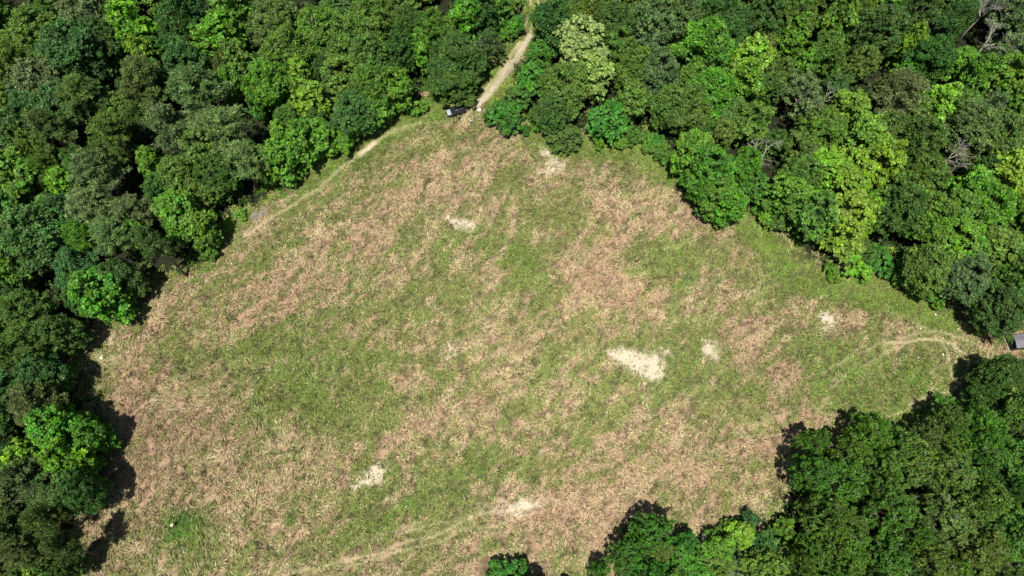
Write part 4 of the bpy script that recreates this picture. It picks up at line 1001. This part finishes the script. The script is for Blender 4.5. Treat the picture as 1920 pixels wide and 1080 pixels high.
# the shed at the edge of the photo
def make_shed():
    A = Vector((*[float(v) for v in at(1884, 636)], 0)); B = Vector((*[float(v) for v in at(1893, 658)], 0)); ex = (B - A); Wd = ex.length; u = ex.normalized(); v = Vector((-u.y, u.x, 0)); v = v if v.x > 0 else -v
    root = empty('garden_shed', (A.x, A.y, gz(A.x, A.y)), math.atan2(v.y, v.x)); Ln, Ht = 5.4, 2.25
    WOOD = simple('dark_boards', (.035, .032, .035), .9, bump=.4); MET = simple('grey_roof_metal', (.19, .185, .20), .55, metal=.3, var=.12, vscale=1.2); SILL = simple('weathered_sill', (.42, .33, .26), .9)
    s_ = -1 if (Matrix.Rotation(math.atan2(v.y, v.x), 3, 'Z').inverted() @ u).y < 0 else 1
    nb = 9
    for k in range(nb):
        bm = bmesh.new(); box(bm, (.05, s_ * (k + .5) * Wd / nb, Ht / 2 - .05), (.04, Wd / nb - .015, Ht - .1)); link('plank', bevel_mesh('plank', bm, WOOD), root)
    for k in (0, 1):
        bm = bmesh.new(); box(bm, (Ln / 2, s_ * (.03 + k * (Wd - .06)), Ht / 2), (Ln - .1, .05, Ht)); link('side_wall', bevel_mesh('side_wall', bm, WOOD), root)
    bm = bmesh.new(); box(bm, (Ln, s_ * Wd / 2, Ht / 2), (.05, Wd, Ht)); link('back_wall', bevel_mesh('back_wall', bm, WOOD), root)
    bm = bmesh.new(); box(bm, (-.05, s_ * Wd / 2, .05), (.14, Wd + .1, .12)); link('sill', bevel_mesh('sill', bm, SILL, .01), root)
    npn = 7
    for k in range(npn):                                # roof sheets, folded down a little at the front
        x0, x1 = -.15 + k * (Ln + .4) / npn, -.15 + (k + 1) * (Ln + .4) / npn; bm = bmesh.new(); n_ = 9; top = []
        for q in range(n_):
            yy = s_ * (-.15 + (Wd + .3) * q / (n_ - 1)); zz = Ht + .42 - abs(q - (n_ - 1) / 2) / ((n_ - 1) / 2) * .38
            top.append((yy, zz))
        va = [[bm.verts.new((x, yy, zz + dz)) for yy, zz in top] for x, dz in ((x0, .03), (x0 + .03, 0), (x1 - .03, 0), (x1, .03))]
        vb = [[bm.verts.new((x, yy, zz - .02)) for yy, zz in top] for x in (x0, x1)]
        for a, b_ in zip(va, va[1:]):
            for q in range(n_ - 1): bm.faces.new((a[q], a[q + 1], b_[q + 1], b_[q]))
        for q in range(n_ - 1): bm.faces.new((vb[0][q], vb[0][q + 1], vb[1][q + 1], vb[1][q])); bm.faces.new((va[0][q], va[0][q + 1], vb[0][q + 1], vb[0][q])); bm.faces.new((va[3][q], va[3][q + 1], vb[1][q + 1], vb[1][q]))
        link('roof_panel', bevel_mesh('roof_panel', bm, MET), root)
    bm = bmesh.new(); loft(bm, [[(.06, s_ * .02, Ht - .02), (.06, s_ * Wd / 2, Ht + .36), (.06, s_ * (Wd - .02), Ht - .02)], [(.1, s_ * .02, Ht - .02), (.1, s_ * Wd / 2, Ht + .36), (.1, s_ * (Wd - .02), Ht - .02)]]); link('gable', bevel_mesh('gable', bm, WOOD), root)
    tag(root, 'small dark shed with a grey metal roof at the edge of the clearing', 'shed')
make_shed()

# heap of bleached sticks beside the bend of the field edge
def brush():
    c = [float(v) for v in at(484, 404)]; root = empty('brush_pile', (*c, gz(*c)))
    shapes = []
    for _ in range(5):
        T = Tubes(); T.add(wobble((-.6, 0, 0), (.6, 0, .08), 3, .08), [.05, .045, .04, .02], 5); T.add(wobble((.1, 0, .04), (.5, .3, .15), 2, .1), [.03, .02, .012], 4); shapes.append(T.mesh('stick', PALEBARK))
    for k in range(60):
        o = link('stick', shapes[k % 5], root, (random.gauss(0, .95), random.gauss(0, .5), .08 + random.random() * .5)); o.rotation_euler = (random.uniform(-.3, .3), random.uniform(-.4, .4), random.uniform(0, 6.28)); q = random.uniform(.5, 1.1); o.scale = (q, q, q)
        o.location.y += o.location.x * .6
    tag(root, 'heap of bleached sticks and brush at the left edge of the meadow', 'brush pile')
brush()

# pale sheet lying by the track, and the pale stones of the meadow
WHT = simple('white_board', (.80, .74, .68), .7, var=.05)
c = [float(v) for v in at(898, 207)]; root = empty('board', (*c, gz(*c) + .05), .3); bm = bmesh.new(); box(bm, (0, 0, .04), (.95, .7, .05)); link('panel', bevel_mesh('panel', bm, WHT, .008), root)
bm = bmesh.new(); box(bm, (.1, .62, .05), (.35, .14, .05)); link('loose_strip', bevel_mesh('loose_strip', bm, WHT, .008), root); tag(root, 'white square board lying on the grass to the right of the black car', 'board')
STONE = simple('pale_stone', (.62, .56, .47), .95, bump=.5, bscale=6)
ST = [(192, 671, .75, 'large white stone where the bare corner of the meadow meets the wood'), (217, 641, .35, 'flat pale stone above the large white stone'), (261, 621, .25, 'small white stone on the bare strip below the bright tree'), (555, 366, .3, 'pale stone on the edge path above the brush heap'),
    (1753, 590, .45, 'flat whitish stone by the upper right edge of the meadow'), (1726, 616, .35, 'pale stone where the tyre arcs begin'), (1767, 634, .4, 'pale stone on the brightest tyre arc'), (1776, 645, .35, 'yellowish stone just inside the brightest tyre arc'), (1768, 665, .45, 'pale stone alone inside the tyre loops'),
    (1796, 617, .35, 'flat stone between the tyre arcs and the leaning crown'), (1801, 731, .3, 'pale stone near the shade of the lower right wood'), (1766, 743, .4, 'pale stone where the tyre lines cross above the oaks'), (1722, 670, .28, 'small pale stone in the middle of the tyre loops'), (1741, 688, .28, 'small pale stone low in the tyre loops'),
    (1316, 882, .28, 'small white stone near the tan slope above the oak shade'), (1321, 940, .26, 'small white stone on the lower tan slope'), (1081, 448, .2, 'tiny white stone right of the lush dark green grass'), (1107, 421, .22, 'tiny white stone in the brown grass below the low olive crown'), (755, 548, .3, 'pale stone in the knotted grass of the centre'),
    (926, 526, .2, 'tiny stone under the lush dark green grass'), (1262, 708, .2, 'tiny stone beside the big sandy patch'), (1682, 572, .25, 'small pale stone on the right bank below the yellow shrub'), (1797, 752, .25, 'small stone above the oaks near the shade'), (1653, 625, .2, 'tiny stone on the brown grass between sandy spot and tyre arcs')]
for px, py, sz, lab in ST:
    c = [float(v) for v in at(px, py)]; bm = bmesh.new(); bmesh.ops.create_icosphere(bm, subdivisions=2, radius=1)
    for v in bm.verts:
        q = random.uniform(.82, 1.12); v.co = Vector((v.co.x * sz * .62 * q, v.co.y * sz * .45 * q, max(v.co.z, -.25) * sz * .32 * q))
    o = link('stone', bevel_mesh('stone', bm, STONE, smooth=False), None, (*c, gz(*c) + sz * .1 + .06)); o.rotation_euler = (0, 0, random.uniform(0, 6.28)); tag(o, lab, 'stone', 'pale stones on the meadow')
